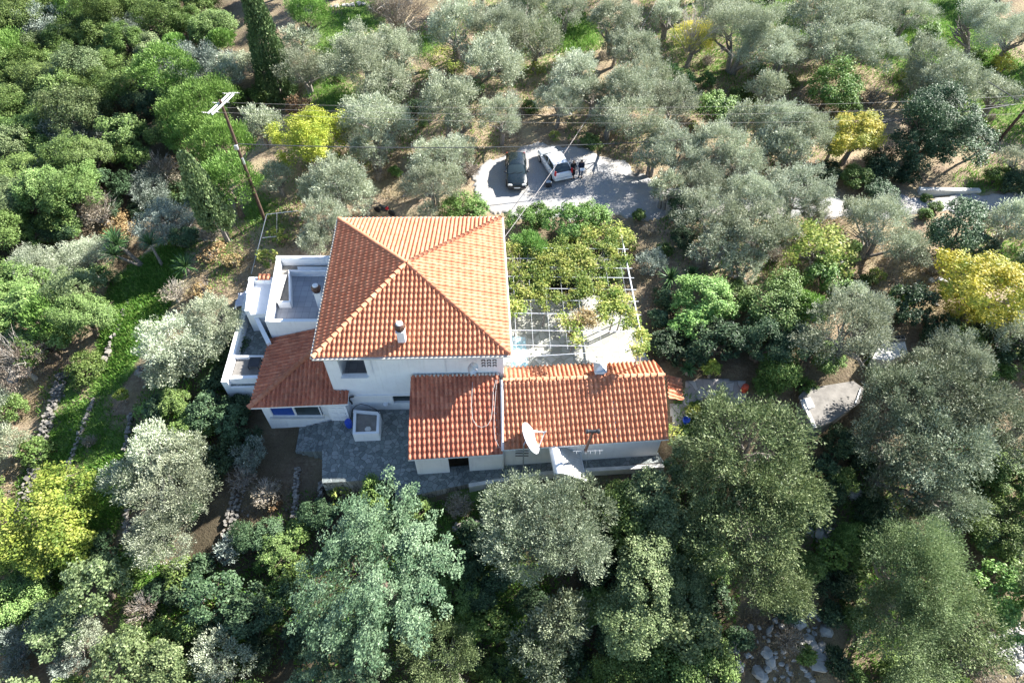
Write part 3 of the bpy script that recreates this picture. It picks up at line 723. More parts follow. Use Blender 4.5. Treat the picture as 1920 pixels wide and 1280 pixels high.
for a in (BL, BR, TR, TL):
    d = (AP-a); sub(ridge('hip_tiles', a+d*.01, a+d*.985, 'tile', house, .135))
b = MB()
for a, c in ((BL, BR), (BR, TR), (TR, TL), (TL, BL)):
    d = (c-a).normalized(); n = Vector((d.y, -d.x, 0)); b.tube([a+n*.09+Vector((0,0,-.07)), c+n*.09+Vector((0,0,-.07))], .065, 8)
part(b, 'gutter', 'cream', smooth=True)
def inset(pts, d):
    c = sum(pts, Vector((0,0,0)))/len(pts); out = []
    n = len(pts)
    for i in range(n):
        e1 = (pts[i]-pts[i-1]); e2 = (pts[(i+1)%n]-pts[i]); e1.z = e2.z = 0; e1.normalize(); e2.normalize()
        n1 = Vector((-e1.y, e1.x, 0)); n2 = Vector((-e2.y, e2.x, 0)); m = (n1+n2); m /= max(.2, m.dot(n1)); out.append(pts[i]+m*d)
    return out
wBL, wBR, wTR, wTL = inset([BL, BR, TR, TL], .42)
wf = (wBR-wBL).length
# loggia opening from the photograph: between x of px 640 and 686
yF = wBL.y
def sx(px, py):      # distance along the front wall where a pixel ray meets it
    d = ray(px, py); t = (wBL.y+.05)/d.y; return d.x*t - wBL.x
def zx(px, py, y): d = ray(px, py); return CH + d.z*(y/d.y)
s0, s1 = sx(637, 690), sx(686, 690); zpar = zx(660, 706, yF)
b = MB()
L1 = sx(737, 750); L2 = sx(772, 750); zl0, zl1 = zx(750, 757, yF), zx(750, 742, yF)
wallseg(b, wBL, wBR, -1.25, ZE-.1, .25, [(s0, s1, zpar, ZE-.32)])
wallseg(b, wBL, wBR, -3.4, -1.25, .25, [(L1, L2, zl0, zl1)])
wallseg(b, wBR, wTR, -3.4, ZE-.1, .25); wallseg(b, wTR, wTL, -3.4, ZE-.1, .25); wallseg(b, wTL, wBL, -3.4, ZE-.1, .25)
part(b, 'wall', 'plaster')
b = MB(); fd = (wBR-wBL).normalized(); fn = Vector((-fd.y, fd.x, 0))
def fp(s, dep): return wBL + fd*s + fn*dep
b.prism([fp(s0-.6, .26)[:2], fp(s1+.4, .26)[:2], fp(s1+.4, 2.6)[:2], fp(s0-.6, 2.6)[:2]], 0.02, .1)
part(b, 'loggia_floor', 'gtile')
b = MB()
wallseg(b, fp(s0-.6, 2.4), fp(s1+.4, 2.4), .1, ZE-.25, .2); wallseg(b, fp(s0-.12, .26), fp(s0-.12, 2.4), .1, ZE-.25, .12); wallseg(b, fp(s1+.12, 2.4), fp(s1+.12, .26), .1, ZE-.25, .12)
part(b, 'loggia_wall', 'plaster')
b = MB(); b.box(tuple(fp((s0+s1)/2, -.02)[:2])+(zpar+.02,), (s1-s0+.1, .34, .06), math.atan2(fd.y, fd.x)); part(b, 'loggia_sill', 'plaster')
b = MB(); b.box(tuple(fp(wf/2+.6, -.05)[:2])+(-1.22,), (wf-1.4, .09, .09), math.atan2(fd.y, fd.x)); part(b, 'ledge', 'plaster')
b = MB(); b.box(tuple(fp((L1+L2)/2, .2)[:2])+((zl0+zl1)/2,), (L2-L1, .06, zl1-zl0), math.atan2(fd.y, fd.x)); part(b, 'window', 'glass')
for spx in (697, 835):
    b = MB(); s = sx(spx, 688); b.tube([fp(s, -.06)+Vector((0,0,.3-wBL.z+ZE-.6)), fp(s, -.06)+Vector((0,0,-wBL.z+1.2))], .035, 6); part(b, 'drainpipe', 'metalw')
# ventilation blocks 3 x 3
sv = sx(917, 686)
for i in range(3):
    for j in range(3):
        b = MB()
        c = fp(sv+(i-1)*.34, -.01); z = ZE-.98-j*.27
        b.box((c.x, c.y, z), (.2, .05, .05), math.atan2(fd.y, fd.x)); b.box((c.x-.09, c.y, z-.07), (.05, .05, .14)); b.box((c.x+.09, c.y, z-.07), (.05, .05, .14))
        part(b, 'vent_block', 'dmetal')
# small fittings on the lower wall
b = MB(); c = fp(sx(725, 762), -.1); b.lathe((c.x, c.y, -2.35), [(.06, 0), (.16, .12), (.17, .2), (.02, .22)], 12); part(b, 'wall_lamp', 'metalw', smooth=True)
b = MB(); c = fp(sx(657, 745), -.12); z = zx(657, 745, yF)
b.tube([(c.x+.3, c.y, z+.25), (c.x, c.y-.02, z+.2), (c.x-.05, c.y-.05, z-.1), (c.x+.05, c.y-.05, z-.3), (c.x+.05, c.y-.05, z-.5)], .06, 8); part(b, 'flue_elbow', 'dmetal', smooth=True)
# roof chimney
def chimney(cx, cy, z0, h, w, parent, org):
    b = MB(); b.box((cx, cy, z0+h/2), (w, w, h), .03, bev=.02); b.box((cx, cy, z0+h+.03), (w+.08, w+.08, .06), .03); ch = part(b, 'chimney', 'plaster', parent, org=org)
    b = MB(); b.lathe((cx, cy, z0+h+.06), [(.2, 0), (.25, .03), (.25, .09), (.12, .1), (.12, .14), (.26, .16), (.31, .27), (.31, .34), (.26, .46), (.17, .54), (.1, .55)], 20)
    for k in range(10):
        t = k*.628; b.tube([(cx+.24*math.cos(t), cy+.24*math.sin(t), z0+h+.1), (cx+.33*math.cos(t), cy+.33*math.sin(t), z0+h+.36), (cx+.22*math.cos(t), cy+.22*math.sin(t), z0+h+.56)], .02, 5)
    cap = part(b, 'chimney_cap', 'brownclay', ch, True, org=org)
    b = MB(); b.lathe((cx, cy, z0+h+.54), [(.2, 0), (.2, .08), (.14, .13), (.001, .14)], 16); part(b, 'cap_lid', 'plaster', ch, True, org=org)
    return ch
cp = P(752, 634, ZE+.85); chimney(cp.x, cp.y+.2, ZE+.45, .9, .46, house, HP)
# --- walled roof terrace on the left
ZT = 0.0; ZP = .9
t0, t1, t2, t3 = P(519,481,ZP), P(618,481,ZP), P(600,601,ZP), P(497,603,ZP)
t1 = Vector((wTL.x+.05, t0.y, ZP)); t2 = Vector((wBL.x+.02, t3.y, ZP))
TB = [t0, t1, t2, t3]
b = MB(); b.prism([q[:2] for q in TB], -3.6, ZT-.12); part(b, 'terrace_base', 'plaster')
b = MB(); b.prism([q[:2] for q in inset([t3, t2, t1, t0], .25)], ZT-.119, ZT); part(b, 'terrace_floor', 'gtile')
b = MB()
def par(p, q, th, z0, z1, z2=None): wallseg(b, p, q, z0, z1, th, ztop1=z2)
e = Vector((.0, .28, 0))
par(t3, t2, .26, ZT-.13, ZP); par(t0+Vector((0,0,0)), t3, .3, ZT-.13, ZP+.02); par(t1, t0, .3, ZT-.13, ZP+.04)
part(b, 'parapet', 'plaster')
# low inner walls of the planting troughs
b = MB()
ia = t0+Vector((.95, -1.0, 0)); ib = Vector((wTL.x-.15, t0.y-1.0, 0)); ic = t3+Vector((1.05, 2.1, 0))
b.prism([(ia.x, ia.y), (ib.x, ib.y), (ib.x, ib.y-.14), (ia.x+.14, ia.y-.14)], ZT+.001, ZT+.55)
b.prism([(ia.x, ia.y-.002), (ia.x+.14, ia.y-.142), (ic.x+.14, ic.y), (ic.x, ic.y)], ZT+.001, ZT+.55)
b.box((ic.x-.35, ic.y-.0, ZT+.3), (.85, .14, .6))
part(b, 'trough_wall', 'plaster')
b = MB(); b.prism([(t0.x+.32, t0.y-.32), (ib.x, t0.y-.32), (ib.x, ib.y+.01), (ia.x-.01, ib.y+.01), (ic.x-.01, ic.y+.1), (t3.x+.35, ic.y+.1)], ZT+.0, ZT+.3, 0); part(b, 'trough_soil', 'concrete')
b = MB(); b.prism([(ia.x-.6, ic.y+.05), (ia.x-.05, ic.y+.05), (ia.x-.05, ic.y+2.7), (ia.x-.6, ic.y+2.7)], ZT+.3, ZT+.5); part(b, 'bench', 'conlight')
b = MB(); b.prism([(ia.x+.6, ib.y+.2), (ib.x-.5, ib.y+.25), (ib.x-.3, ib.y+.45), (ia.x+.5, ib.y+.5)], ZT+.3, ZT+.38); part(b, 'cover_sheet', 'metalw')
b = MB(); b.prism([(t1.x-1.2, t1.y+.0), (t0.x, t0.y), (t0.x, t0.y-.25), (t1.x-1.2, t1.y-.25)], ZP+.041, ZP+.09)
part(b, 'parapet_coping', 'plaster')
cp = P(599, 560, 1.0); chimney(cp.x, cp.y, ZT, 1.7, .42, house, HP)
# --- lower patio in front of the terrace on the left
zq = -.7; zf = -1.6
q0, q1 = P(468,521,zq), P(516,521,zq); q2 = P(414,716,zq-.3); q3 = P(477,714,zq-.3); q4 = P(428,668,zq-.2)
b = MB()
wx = t3.x+.05
outer = [q0, q4, q2, Vector((q3.x+.8, q3.y, 0)), Vector((wx+.6, t3.y, 0)), Vector((wx, t0.y, 0)), Vector((q1.x, q1.y, 0))]
b.prism([v[:2] for v in outer][::-1], -5.2, zf-.05); part(b, 'patio_base', 'plaster')
b = MB(); b.prism([v[:2] for v in inset([Vector((v.x, v.y, 0)) for v in outer], .12)], zf-.049, zf); part(b, 'patio_floor', 'flag')
b = MB()
for a, c, za, zb in ((q0, q4, zq, zq-.2), (q4, q2, zq-.2, zq-.3)):
    wallseg(b, a, c, zf-.06, za, .42 if a is not q1 else .3, ztop1=zb)
wallseg(b, q2+Vector((.0,.25,0)), Vector((q3.x+.8, q3.y, 0))+Vector((0,.25,0)), zf-.06, zq-.3, .25)
# cross wall dividing the planter at the front end, and the slanting stair wall
wallseg(b, q4+Vector((.42,0,0)), Vector((q3.x+1.0, q4.y, 0)), zf-.06, zq-.25, .14)
s_a, s_b = P(476,578,-.2), Vector((t3.x+.12, t3.y-.6, 0))
wallseg(b, s_b, s_a, zf-.06, -.5, .28, ztop1=-.05)
part(b, 'patio_parapet', 'plaster')
zl_ = .15; lp = [P(470,527,zl_), P(514,527,zl_), P(499,588,zl_), P(462,590,zl_)]
for q in (lp[1], lp[2]): q.x = min(q.x, wx-.04)
b = MB(); b.prism([v[:2] for v in lp], zf+.002, zl_); part(b, 'landing', 'plaster')
b = MB(); wallseg(b, lp[1]+Vector((0,.0,0)), lp[0]+Vector((0,.0,0)), zf+.002, zl_+.4, .3); wallseg(b, lp[0], lp[3], zf+.002, zl_+.38, .3); part(b, 'landing_parapet', 'plaster')
b = MB(); b.prism([(q2.x+.5, q2.y+.5), (q3.x+.7, q3.y+.5), (q3.x+.8, q4.y-.05), (q4.x+.5, q4.y-.05)], zf+.002, zq-.5); part(b, 'planter_soil', 'concrete')
b = MB(); b.tube([(q4.x+2.6, q4.y+1.0, zf+.1), (q4.x+2.9, q4.y+5.6, zf+.35)], .06, 6); part(b, 'rail_pole', 'cream')
# red tile strip along the rear parapet
o = sub(tile_roof('coping_tiles', [Vector((lp[0].x+.7, lp[0].y-.3, zl_+.42)), Vector((lp[1].x-.1, lp[1].y-.3, zl_+.42)), Vector((lp[1].x-.1, lp[1].y+.12, zl_+.58)), Vector((lp[0].x+.7, lp[0].y+.12, zl_+.58))], 'tile', house))
# --- lower hipped wing
zw = -.9
FL = P(467,765,zw); FR = P(652,757,zw); sl_ = .31; BLy = t3.y-.02
xm = wBL.x+.02; ym = wBL.y
hy = FL.y + (xm-FL.x); A1 = Vector((xm, hy, zw+sl_*(xm-FL.x)))
yr = FR.y; L0_ = Vector((FL.x, BLy, zw)); A2 = Vector((xm, BLy, A1.z))
Fm = Vector((xm, FL.y+(FR.y-FL.y)*(xm-FL.x)/(FR.x-FL.x), zw))
sub(tile_roof('wing_roof', [L0_, FL, A1, A2], 'tileold', house))['label'] = 'left slope of the lower hipped roof'
sub(tile_roof('wing_roof', [FL, Fm, A1], 'tileold', house))['label'] = 'front slope of the lower hipped roof'
sub(tile_roof('wing_roof', [Fm, FR, Vector((FR.x, ym-.02, zw+sl_*(ym-FR.y))), Vector((xm, ym-.02, zw+sl_*(ym-Fm.y)))], 'tileold', house))['label'] = 'short slope in front of the main wall'
sub(ridge('wing_hip_tiles', FL+Vector((0,0,.05)), A1+Vector((0,0,.05)), 'tile', house, .17))
b = slab([FL, Fm, A1], .12); b2 = slab([L0_, FL, A1, A2], .12); b.add(b2.v, b2.f); b2 = slab([Fm, FR, Vector((FR.x, ym-.03, zw+sl_*(ym-FR.y))), Vector((xm, ym-.03, zw+sl_*(ym-Fm.y)))], .12); b.add(b2.v, b2.f)
part(b, 'wing_eaves', 'plaster')
v0 = Vector((FL.x+.55, FL.y+.3, 0)); v1 = Vector((FR.x-.25, FR.y+.3, 0)); vL = (v1-v0).length
def wx_(px, py): d = ray(px, py); t = v0.y/d.y; return d.x*t-v0.x
def wz_(px, py): d = ray(px, py); return CH+d.z*v0.y/d.y
w0, w1, w2 = wx_(508,775), wx_(553,775), wx_(602,775); dz1 = wz_(560,781)
d0, d1 = wx_(616,775), wx_(652,775); 
b = MB()
wallseg(b, v0, v1, -4.1, zw-.12, .22, [(w0, w2, dz1, zw-.3), (d0, d1, -2.95, zw-.35)])
wallseg(b, Vector((v0.x, BLy, 0)), v0, -4.6, zw-.12, .22); wallseg(b, v1, Vector((v1.x, ym, 0)), -3.4, zw-.12, .22)
part(b, 'wing_wall', 'plaster')
def winframe(a, c, z0, z1, y, gm, nm='window', parent=house):
    b = MB(); t = .06
    for x in (a+t/2, c-t/2): b.box((x, y, (z0+z1)/2), (t, .08, z1-z0))
    for z in (z0+t/2, z1-t/2): b.box(((a+c)/2, y, z), (c-a-2*t, .078, t))
    w_ = part(b, nm, 'metalw', parent)
    b = MB(); b.box(((a+c)/2, y+.03, (z0+z1)/2), (c-a-.1, .02, z1-z0-.1)); part(b, 'pane', gm, w_); return w_
wy = v0.y+.08
winframe(v0.x+w0, v0.x+w1, dz1, zw-.3, wy, 'glassb')['label'] = 'window with a blue blind'; winframe(v0.x+w1+.01, v0.x+w2, dz1, zw-.3, wy, 'glass')
b = MB(); b.box((v0.x+(w0+w2)/2, v0.y-.05, dz1-.03), (w2-w0+.3, .2, .06)); part(b, 'window_sill', 'conlight')
b = MB(); b.box((v0.x+(d0+d1)/2, wy, -2.05), (d1-d0-.02, .06, 1.75), bev=.01)
for i in (0, 1):
    for j in range(3): b.box((v0.x+d0+(d1-d0)*(.3+.42*i), wy-.035, -2.7+j*.55), ((d1-d0)*.3, .02, .4), bev=.01)
dr_ = part(b, 'door', 'plaster'); b = MB(); b.lathe((v0.x+d1-.15, wy-.09, -2.0), [(.001, -.04), (.04, -.02), (.04, .02), (.001, .04)], 10); part(b, 'handle', 'galv', dr_)
b = MB(); b.tube([(v0.x+wx_(543,805), v0.y-.04, -2.95), (v0.x+wx_(547,815), v0.y-.04, -3.5)], .03, 6); part(b, 'wall_pipe', 'metalw')

# ---------------------------------------------------------------- outbuilding: lean-to and gabled shed
ZF = -2.9
outb = empty('outbuilding', (1.5, 22, ZF), 0, 'long single-storey outbuilding with a lean-to, red tiled gable roof and white walls', 'outbuilding')
OP = Vector((1.5, 22, ZF))
ze = -.5; zr = .95
E0 = P(944,843,ze); E1 = P(1254,823,ze); R0 = P(944,714,zr); R1 = P(1246,703,zr); K0 = P(945,690,.42); K1 = P(1229,678,.42)
sub(tile_roof('roof', [E0, E1, R1, R0], 'tile', outb), OP)['label'] = 'front slope of the gabled roof'
sub(tile_roof('roof', [Vector(K1), Vector(K0), R0, R1], 'tile', outb), OP)['label'] = 'rear slope of the gabled roof'
sub(ridge('ridge_tiles', R0, R1, 'tile', outb, .15), OP)
b = slab([E0, E1, R1, R0], .12); b2 = slab([K0, R0, R1, K1][::-1], .12); b.add(b2.v, b2.f); part(b, 'eaves', 'plaster', outb, org=OP)
J0, J1 = P(765,862,ze-.15), P(943,851,ze-.15); J3, J2 = Vector(P(769,714,.95)), Vector(P(936,705,.95))
J3.y = wBL.y-.03+.0; J2.y = J3.y+.15
sub(tile_roof('lean_to_roof', [J0, J1, J2, J3], 'tileold', outb), OP)
b = slab([J0, J1, J2, J3], .12); part(b, 'lean_to_eaves', 'plaster', outb, org=OP)
b = MB(); 
for i in range(24):
    a = J3.lerp(J2, (i+.5)/24); b.lathe((a.x, a.y-.02, a.z+.02), [(.11, 0), (.09, .07), (.02, .1)], 8)
part(b, 'flashing', 'cream', outb, True, org=OP)
b = MB()
lw0 = Vector((J0.x+.3, J0.y+.28, 0)); lw1 = Vector((J1.x, J1.y+.28, 0)); Ll = (lw1-lw0).length
def lx(px): d = ray(px, 868); t = (lw0.y+.1)/d.y; return d.x*t-lw0.x
wallseg(b, lw0, lw1, ZF-.25, ze-.3, .2, [(lx(841), lx(879), ZF-.2, ze-.55)])
wallseg(b, Vector((lw0.x, ym, 0)), lw0, ZF-.25, .8, .2, ztop1=ze-.28)
sw0 = Vector((E0.x+.02, E0.y+.3, 0)); sw1 = Vector((E1.x-.3, E1.y+.3, 0))
wallseg(b, sw0, sw1, ZF-.25, ze-.13, .22)
wallseg(b, sw1, Vector((R1.x-.28, R1.y, 0)), ZF-.3, ze-.1, .2, ztop1=zr-.2); wallseg(b, Vector((R1.x-.28, R1.y, 0)), Vector((K1.x-.28, K1.y-.2, 0)), ZF-.3, zr-.2, .2, ztop1=.2)
wallseg(b, Vector((K1.x-.28, K1.y-.25, 0)), Vector((K0.x, K0.y-.25, 0)), ZF-.3, .25, .2)
part(b, 'wall', 'plaster', outb, org=OP)
b = MB(); c0 = Vector((wBR.x+.0, wBR.y, 1.4)); b.tube([Vector((E0.x-.04, E0.y-.1, ze+.06)), Vector((R0.x-.1, R0.y, zr+.12))], .09, 4)
b.box((E0.x-.06, E0.y+.1, (ZF+ze)/2), (.14, .14, ze-ZF), bev=.02); part(b, 'downpipe', 'metalw', outb, org=OP)
for j in range(3):
    b = MB(); b.box((sw0.x+1.1, sw0.y-.005, -1.1-j*.32), (.8, .03, .05)); part(b, 'wall_vent', 'dmetal', outb, org=OP)
# square roof chimney with a white pyramid hood
cc_ = P(1124, 700, .9)
b = MB(); b.box((cc_.x, cc_.y+.1, .95), (.62, .6, .8), .04, bev=.02); chs = part(b, 'chimney', 'plaster', outb, org=OP)
b = MB(); x, y = cc_.x, cc_.y+.1; b.add([(x-.4,y-.4,1.4),(x+.4,y-.4,1.4),(x+.4,y+.4,1.4),(x-.4,y+.4,1.4),(x,y,1.72)], [(0,1,4),(1,2,4),(2,3,4),(3,0,4),(3,2,1,0)]); part(b, 'chimney_cap', 'galv', chs, org=OP)
# small tiled canopy at the right end
C0, C1, C2, C3 = P(1281,750,-.6), P(1277,708,-.6), P(1249,704,-.2), P(1253,748,-.2)
sub(tile_roof('canopy_roof', [C0, C1, C2, C3], 'tile', outb, .3, .5), OP); part(slab([C0, C1, C2, C3], .08), 'canopy_deck', 'woodp', outb, org=OP)

# ---------------------------------------------------------------- paving round the house
def paving(name, poly, z0, z1, mat, side='drywall'):
    b = MB(); b.prism([(p[0], p[1]) for p in poly], z0, z1, 0, 1); o = b.build(name, [mat, side]); tag(o, kind='structure'); return o
zt = ZF-.02
fy = wBL.y
p1_ = [P(604,905,zt), P(737,897,zt), P(741,930,zt), P(880,905,zt), P(1010,888,zt)]
paving('front_terrace', [P(604,842,zt), P(604,905,zt), P(738,897,zt), P(741,932,zt), P(775,928,zt), (J0.x+.6, lw0.y+.4), (J0.x+.6, fy), (v1.x-.3, fy), (P(622,800,zt).x, v0.y+.15)], -5.6, zt, 'flag')
paving('side_path', [P(774,929,zt-.06), P(880,906,zt-.06), P(1060,880,zt-.06), P(1245,866,zt-.06), (sw1.x+.1, sw1.y+.3), (J0.x+.5, lw0.y+.4)], -5.6, zt-.06, 'flag')
for k in range(5):      # steps down to the left of the terrace
    z = zt-.17*(k+1)
    paving('stone_steps', [(P(622-12*k, 799, z).x, v0.y+.1), P(604-10*k, 846, z), P(604-10*(k+1), 846, z), (P(622-12*(k+1), 799, z).x, v0.y+.1)], -5.6, z, 'flag', 'flag')
patio_poly = [(wBR.x-.2, K0.y-.3), (K1.x+.3, K1.y-.3), P(1212,670,0)[:2], P(1192,600,0)[:2], P(1160,556,0)[:2], P(1050,552,0)[:2], (wTR.x-.2, P(1050,548,0).y)]
paving('patio', patio_poly, -1.2, 0.03, 'flagpale', 'conlight')
paving('blue_paving', [P(958,690,.035), P(990,690,.035), P(985,632,.035), P(960,630,.035)], 0.032, .037, 'mosaic', 'mosaic')

# ---------------------------------------------------------------- things round the house
def simple(b, name, mat, label, cat, smooth=False, group=None, kind=None):
    """one-mesh thing: origin moved to its base"""
    v = np.array(b.v); c = Vector(((v[:,0].min()+v[:,0].max())/2, (v[:,1].min()+v[:,1].max())/2, v[:,2].min()))
    b.v = [tuple(Vector(x)-c) for x in b.v]; o = b.build(name, mat, None, smooth); o.location = c; return tag(o, label, cat, group, kind)
# raised white planter
p0 = [P(663,768,-2.05), P(712,772,-2.05), P(710,812,-2.05), P(661,814,-2.05)]
t = empty('planter', (p0[0].x+.8, p0[2].y+.6, ZF), 0, 'white rectangular masonry planter filled with soil on the flagstone terrace', 'planter'); org = t.location.copy()
b = MB(); n4 = inset([p0[3], p0[2], p0[1], p0[0]], .17)
for i in range(4):
    a, c = [p0[3], p0[2], p0[1], p0[0]][i], [p0[3], p0[2], p0[1], p0[0]][(i+1)%4]; wallseg(b, a, c, ZF-.03, -2.05+.003*i, .17)
part(b, 'box', 'plaster', t, org=org)
b = MB(); b.prism([v[:2] for v in n4], ZF, -2.2); part(b, 'soil', 'concrete', t, org=org)
b = MB(); b.lathe((p0[3].x+.9, p0[3].y+.45, -2.19), [(.22, 0), (.2, .08), (.02, .1)], 6); part(b, 'stone', 'conlight', t, org=org)
c = P(659,800,-2.6); b = MB(); b.lathe((c.x-.22, c.y+.25, ZF), [(.2, 0), (.24, .2), (.24, .5), (.2, .62), (.001, .63)], 16); simple(b, 'barrel', 'blue', 'small blue barrel between the white planter and the steps', 'barrel', True)
b = MB(); hs = [P(663,768,-2.0)+Vector((-.1,0,0)), P(668,760,-1.2), P(676,757,-1.0), P(690,760,-1.1), P(706,768,-1.6), P(712,775,-2.0)]
b.tube(hs, .025, 6); simple(b, 'garden_hose', 'wire', 'thin dark hose looped over the back of the white planter', 'hose', True)

# big satellite dish on the wall by the path
def dish(name, c, axis, R, depth_, label, arm=1.0, mast=None, mat='metalw'):
    t = empty(name, (c[0], c[1], c[2] if mast is None else mast[2]), 0, label, 'satellite dish'); org = t.location.copy()
    ax = Vector(axis).normalized(); b = MB(); pr = []
    for i in range(9): r = R*i/8; pr.append((max(r, .001), depth_*(i/8)**2))
    for i in range(8, -1, -1): r = R*i/8; pr.append((max(r, .001), depth_*(i/8)**2-.03))
    b.lathe(c, pr, 32, axis=ax); part(b, 'reflector', mat, t, True, org=org)
    c = Vector(c); f = c+ax*R*1.15*arm; s = ax.cross(Vector((0,0,1))).normalized(); u = s.cross(ax)
    b = MB()
    for d in (s*.8-u*.5, -s*.8-u*.5, u*.95): b.tube([c+d*R*.98+ax*depth_*.9, f], .024 if R > .6 else .014, 5)
    part(b, 'feed_arm', 'metalw', t, org=org)
    b = MB(); b.lathe(f-ax*.08, [(.05, 0), (.07, .02), (.05, .16), (.02, .2)], 10, axis=ax); part(b, 'feed_horn', 'galv', t, True, org=org)
    b = MB()
    if mast is not None: b.tube([mast, (mast[0], mast[1], c.z-.1), tuple(c-ax*.1)], .04*max(1, R), 8)
    else: b.tube([tuple(c-ax*.02), tuple(c-ax*.12), (c.x-.02, fy, c.z-.12)], .025, 6)
    part(b, 'bracket', 'galv', t, True, org=org); return t
c = P(990,823,.35); c.y = 20.05; c = Vector((c.x, P(990,823,.35).y, .35))
dish('satellite_dish', c, (.83,.12,.48), .98, .2, 'large white satellite dish standing by the outbuilding wall at the eaves', mast=(c.x-.25, c.y-.3 if c.y-.3 < sw0.y-.1 else sw0.y-.3, ZF-.05))
c = Vector((wBL.x+sx(888,690), fy-.55, zx(888,690,fy-.55)))
dish('satellite_dish', c, (.5,-.6,.5), .36, .06, 'small grey satellite dish on the upper wall above the lean-to roof', mat='galv')
# hoses / cables on the lean-to roof
def onlean(px, py):
    z = .3
    for _ in range(6):
        p = P(px, py, z); z = (ze-.15)+(.95-ze+.15)*(p.y-J0.y)/(J3.y-J0.y)+.14
    return P(px, py, z)
b = MB(); b.tube([onlean(*q) for q in ((886,716),(885,735),(884,760),(886,785),(893,797),(903,801),(914,797),(921,785),(924,760),(925,730),(930,712))], .014, 6); simple(b, 'hose', 'hose', 'white hose hanging in a wide loop over the lean-to tiles', 'hose', True)
b = MB(); b.tube([onlean(*q) for q in ((932,712),(929,740),(927,770),(926,800),(928,822),(935,836),(943,843))], .012, 6); simple(b, 'cable', 'hose', 'pale cable running down the right edge of the lean-to tiles', 'cable', True)
# solar water heater
yy0, yy1 = P(1037,828,-.7), P(1049,892,-1.0)
ta, tb = Vector((yy0.x, yy0.y, -.75)), Vector((yy1.x, yy1.y, -.95))
t = empty('solar_water_heater', (ta.x+.6, (ta.y+tb.y)/2, ZF), 0, 'solar water heater with a white tank and sloping panel beside the outbuilding wall', 'solar heater'); org = t.location.copy()
ax = (tb-ta).normalized(); Lt = (tb-ta).length
b = MB(); b.lathe(ta, [(.001, -.06), (.2, -.04), (.31, .03), (.32, .1), (.32, Lt-.1), (.31, Lt-.03), (.24, Lt), (.22, Lt-.03), (.001, Lt-.02)], 24, axis=ax); part(b, 'tank', 'metalw', t, True, org=org)
sd_ = Vector((ax.y, -ax.x, 0)).normalized(); sd_ = sd_ if sd_.x > 0 else -sd_
pa, pb_ = ta+sd_*.34+ax*.1+Vector((0,0,-.15)), tb+sd_*.34-ax*.1+Vector((0,0,-.15)); dn = sd_*1.4+Vector((0,0,-1.3))
n = (pb_-pa).cross(dn).normalized(); n = n if n.z > 0 else -n
b = MB(); th = n*.07
b.add([pa, pb_, pb_+dn, pa+dn, pa+th, pb_+th, pb_+dn+th, pa+dn+th], [(0,1,2,3),(7,6,5,4),(0,4,5,1),(1,5,6,2),(2,6,7,3),(3,7,4,0)]); pn = part(b, 'panel_frame', 'metalw', t, org=org)
b = MB(); k = .05; A_ = lambda s, q: pa+(pb_-pa)*s+dn*q+th*1.06
b.add([A_(.04,.04), A_(.96,.04), A_(.96,.96), A_(.04,.96)], [(0,1,2,3)]); part(b, 'panel_glass', 'conlight', pn, org=org)  # pale face colour stands in for glare on the glass
b = MB()
for i in range(1, 11): b.tube([A_(i/11, .04), A_(i/11, .96)], .012, 4)
part(b, 'riser_tube', 'galv', pn, org=org)
b = MB()
for q in (pa, pb_):
    b.tube([q-sd_*.5, Vector((q.x-sd_.x*.5, q.y-sd_.y*.5, ZF-.08))], .025, 5); b.tube([q+dn, Vector(((q+dn).x, (q+dn).y, ZF-.08))], .025, 5); b.tube([Vector(((q+dn).x, (q+dn).y, ZF+.05)), Vector((q.x-sd_.x*.5, q.y-sd_.y*.5, ZF+.05))], .02, 5)
part(b, 'stand', 'galv', t, org=org)
# stove flue with T head
c = P(1098,842,-.9); c = Vector((c.x, sw0.y-.05, -.9)); tp = Vector((c.x+.05, c.y-.0, zx(1110,806,c.y)))
tp.x = ray(1111,806).x*(c.y/ray(1111,806).y)
t = empty('flue_pipe', tuple(c), 0, 'brown stove flue with a T-shaped black head rising at the shed eaves', 'flue'); org = c.copy()
b = MB(); b.tube([c+Vector((0,.1,-.2)), c+Vector((0,-.12,0)), c+Vector((0,-.12,.3)), tp+Vector((0,-.12,0))], .085, 10); part(b, 'pipe', 'brownclay', t, True, org=org)
b = MB(); h = tp+Vector((0,-.12,.06)); b.tube([h+Vector((-.3,0,0)), h+Vector((.3,0,0))], .1, 10); b.lathe(h+Vector((-.42,0,0)), [(.1,0),(.15,.04),(.15,.14),(.1,.2)], 12, axis=(1,0,0)); b.lathe(h+Vector((.22,0,0)), [(.1,0),(.15,.04),(.15,.14),(.1,.2)], 12, axis=(1,0,0)); part(b, 'head', 'dmetal', t, True, org=org)
# TV aerial lying at the eaves
b = MB(); a = Vector((P(1092,838,-.9).x, sw0.y-.25, -.75)); b.tube([a+Vector((-.6,0,0)), a+Vector((1.2,.05,0))], .02, 5)
for i in range(6): b.tube([a+Vector((-.4+i*.28,-.2,0)), a+Vector((-.4+i*.28,.2,0))], .01, 4)
b.tube([a+Vector((.3,0,0)), Vector((a.x+.3, a.y-.2, ZF))], .012, 4); simple(b, 'aerial', 'galv', 'thin television aerial on a wire stay under the shed eaves', 'aerial')
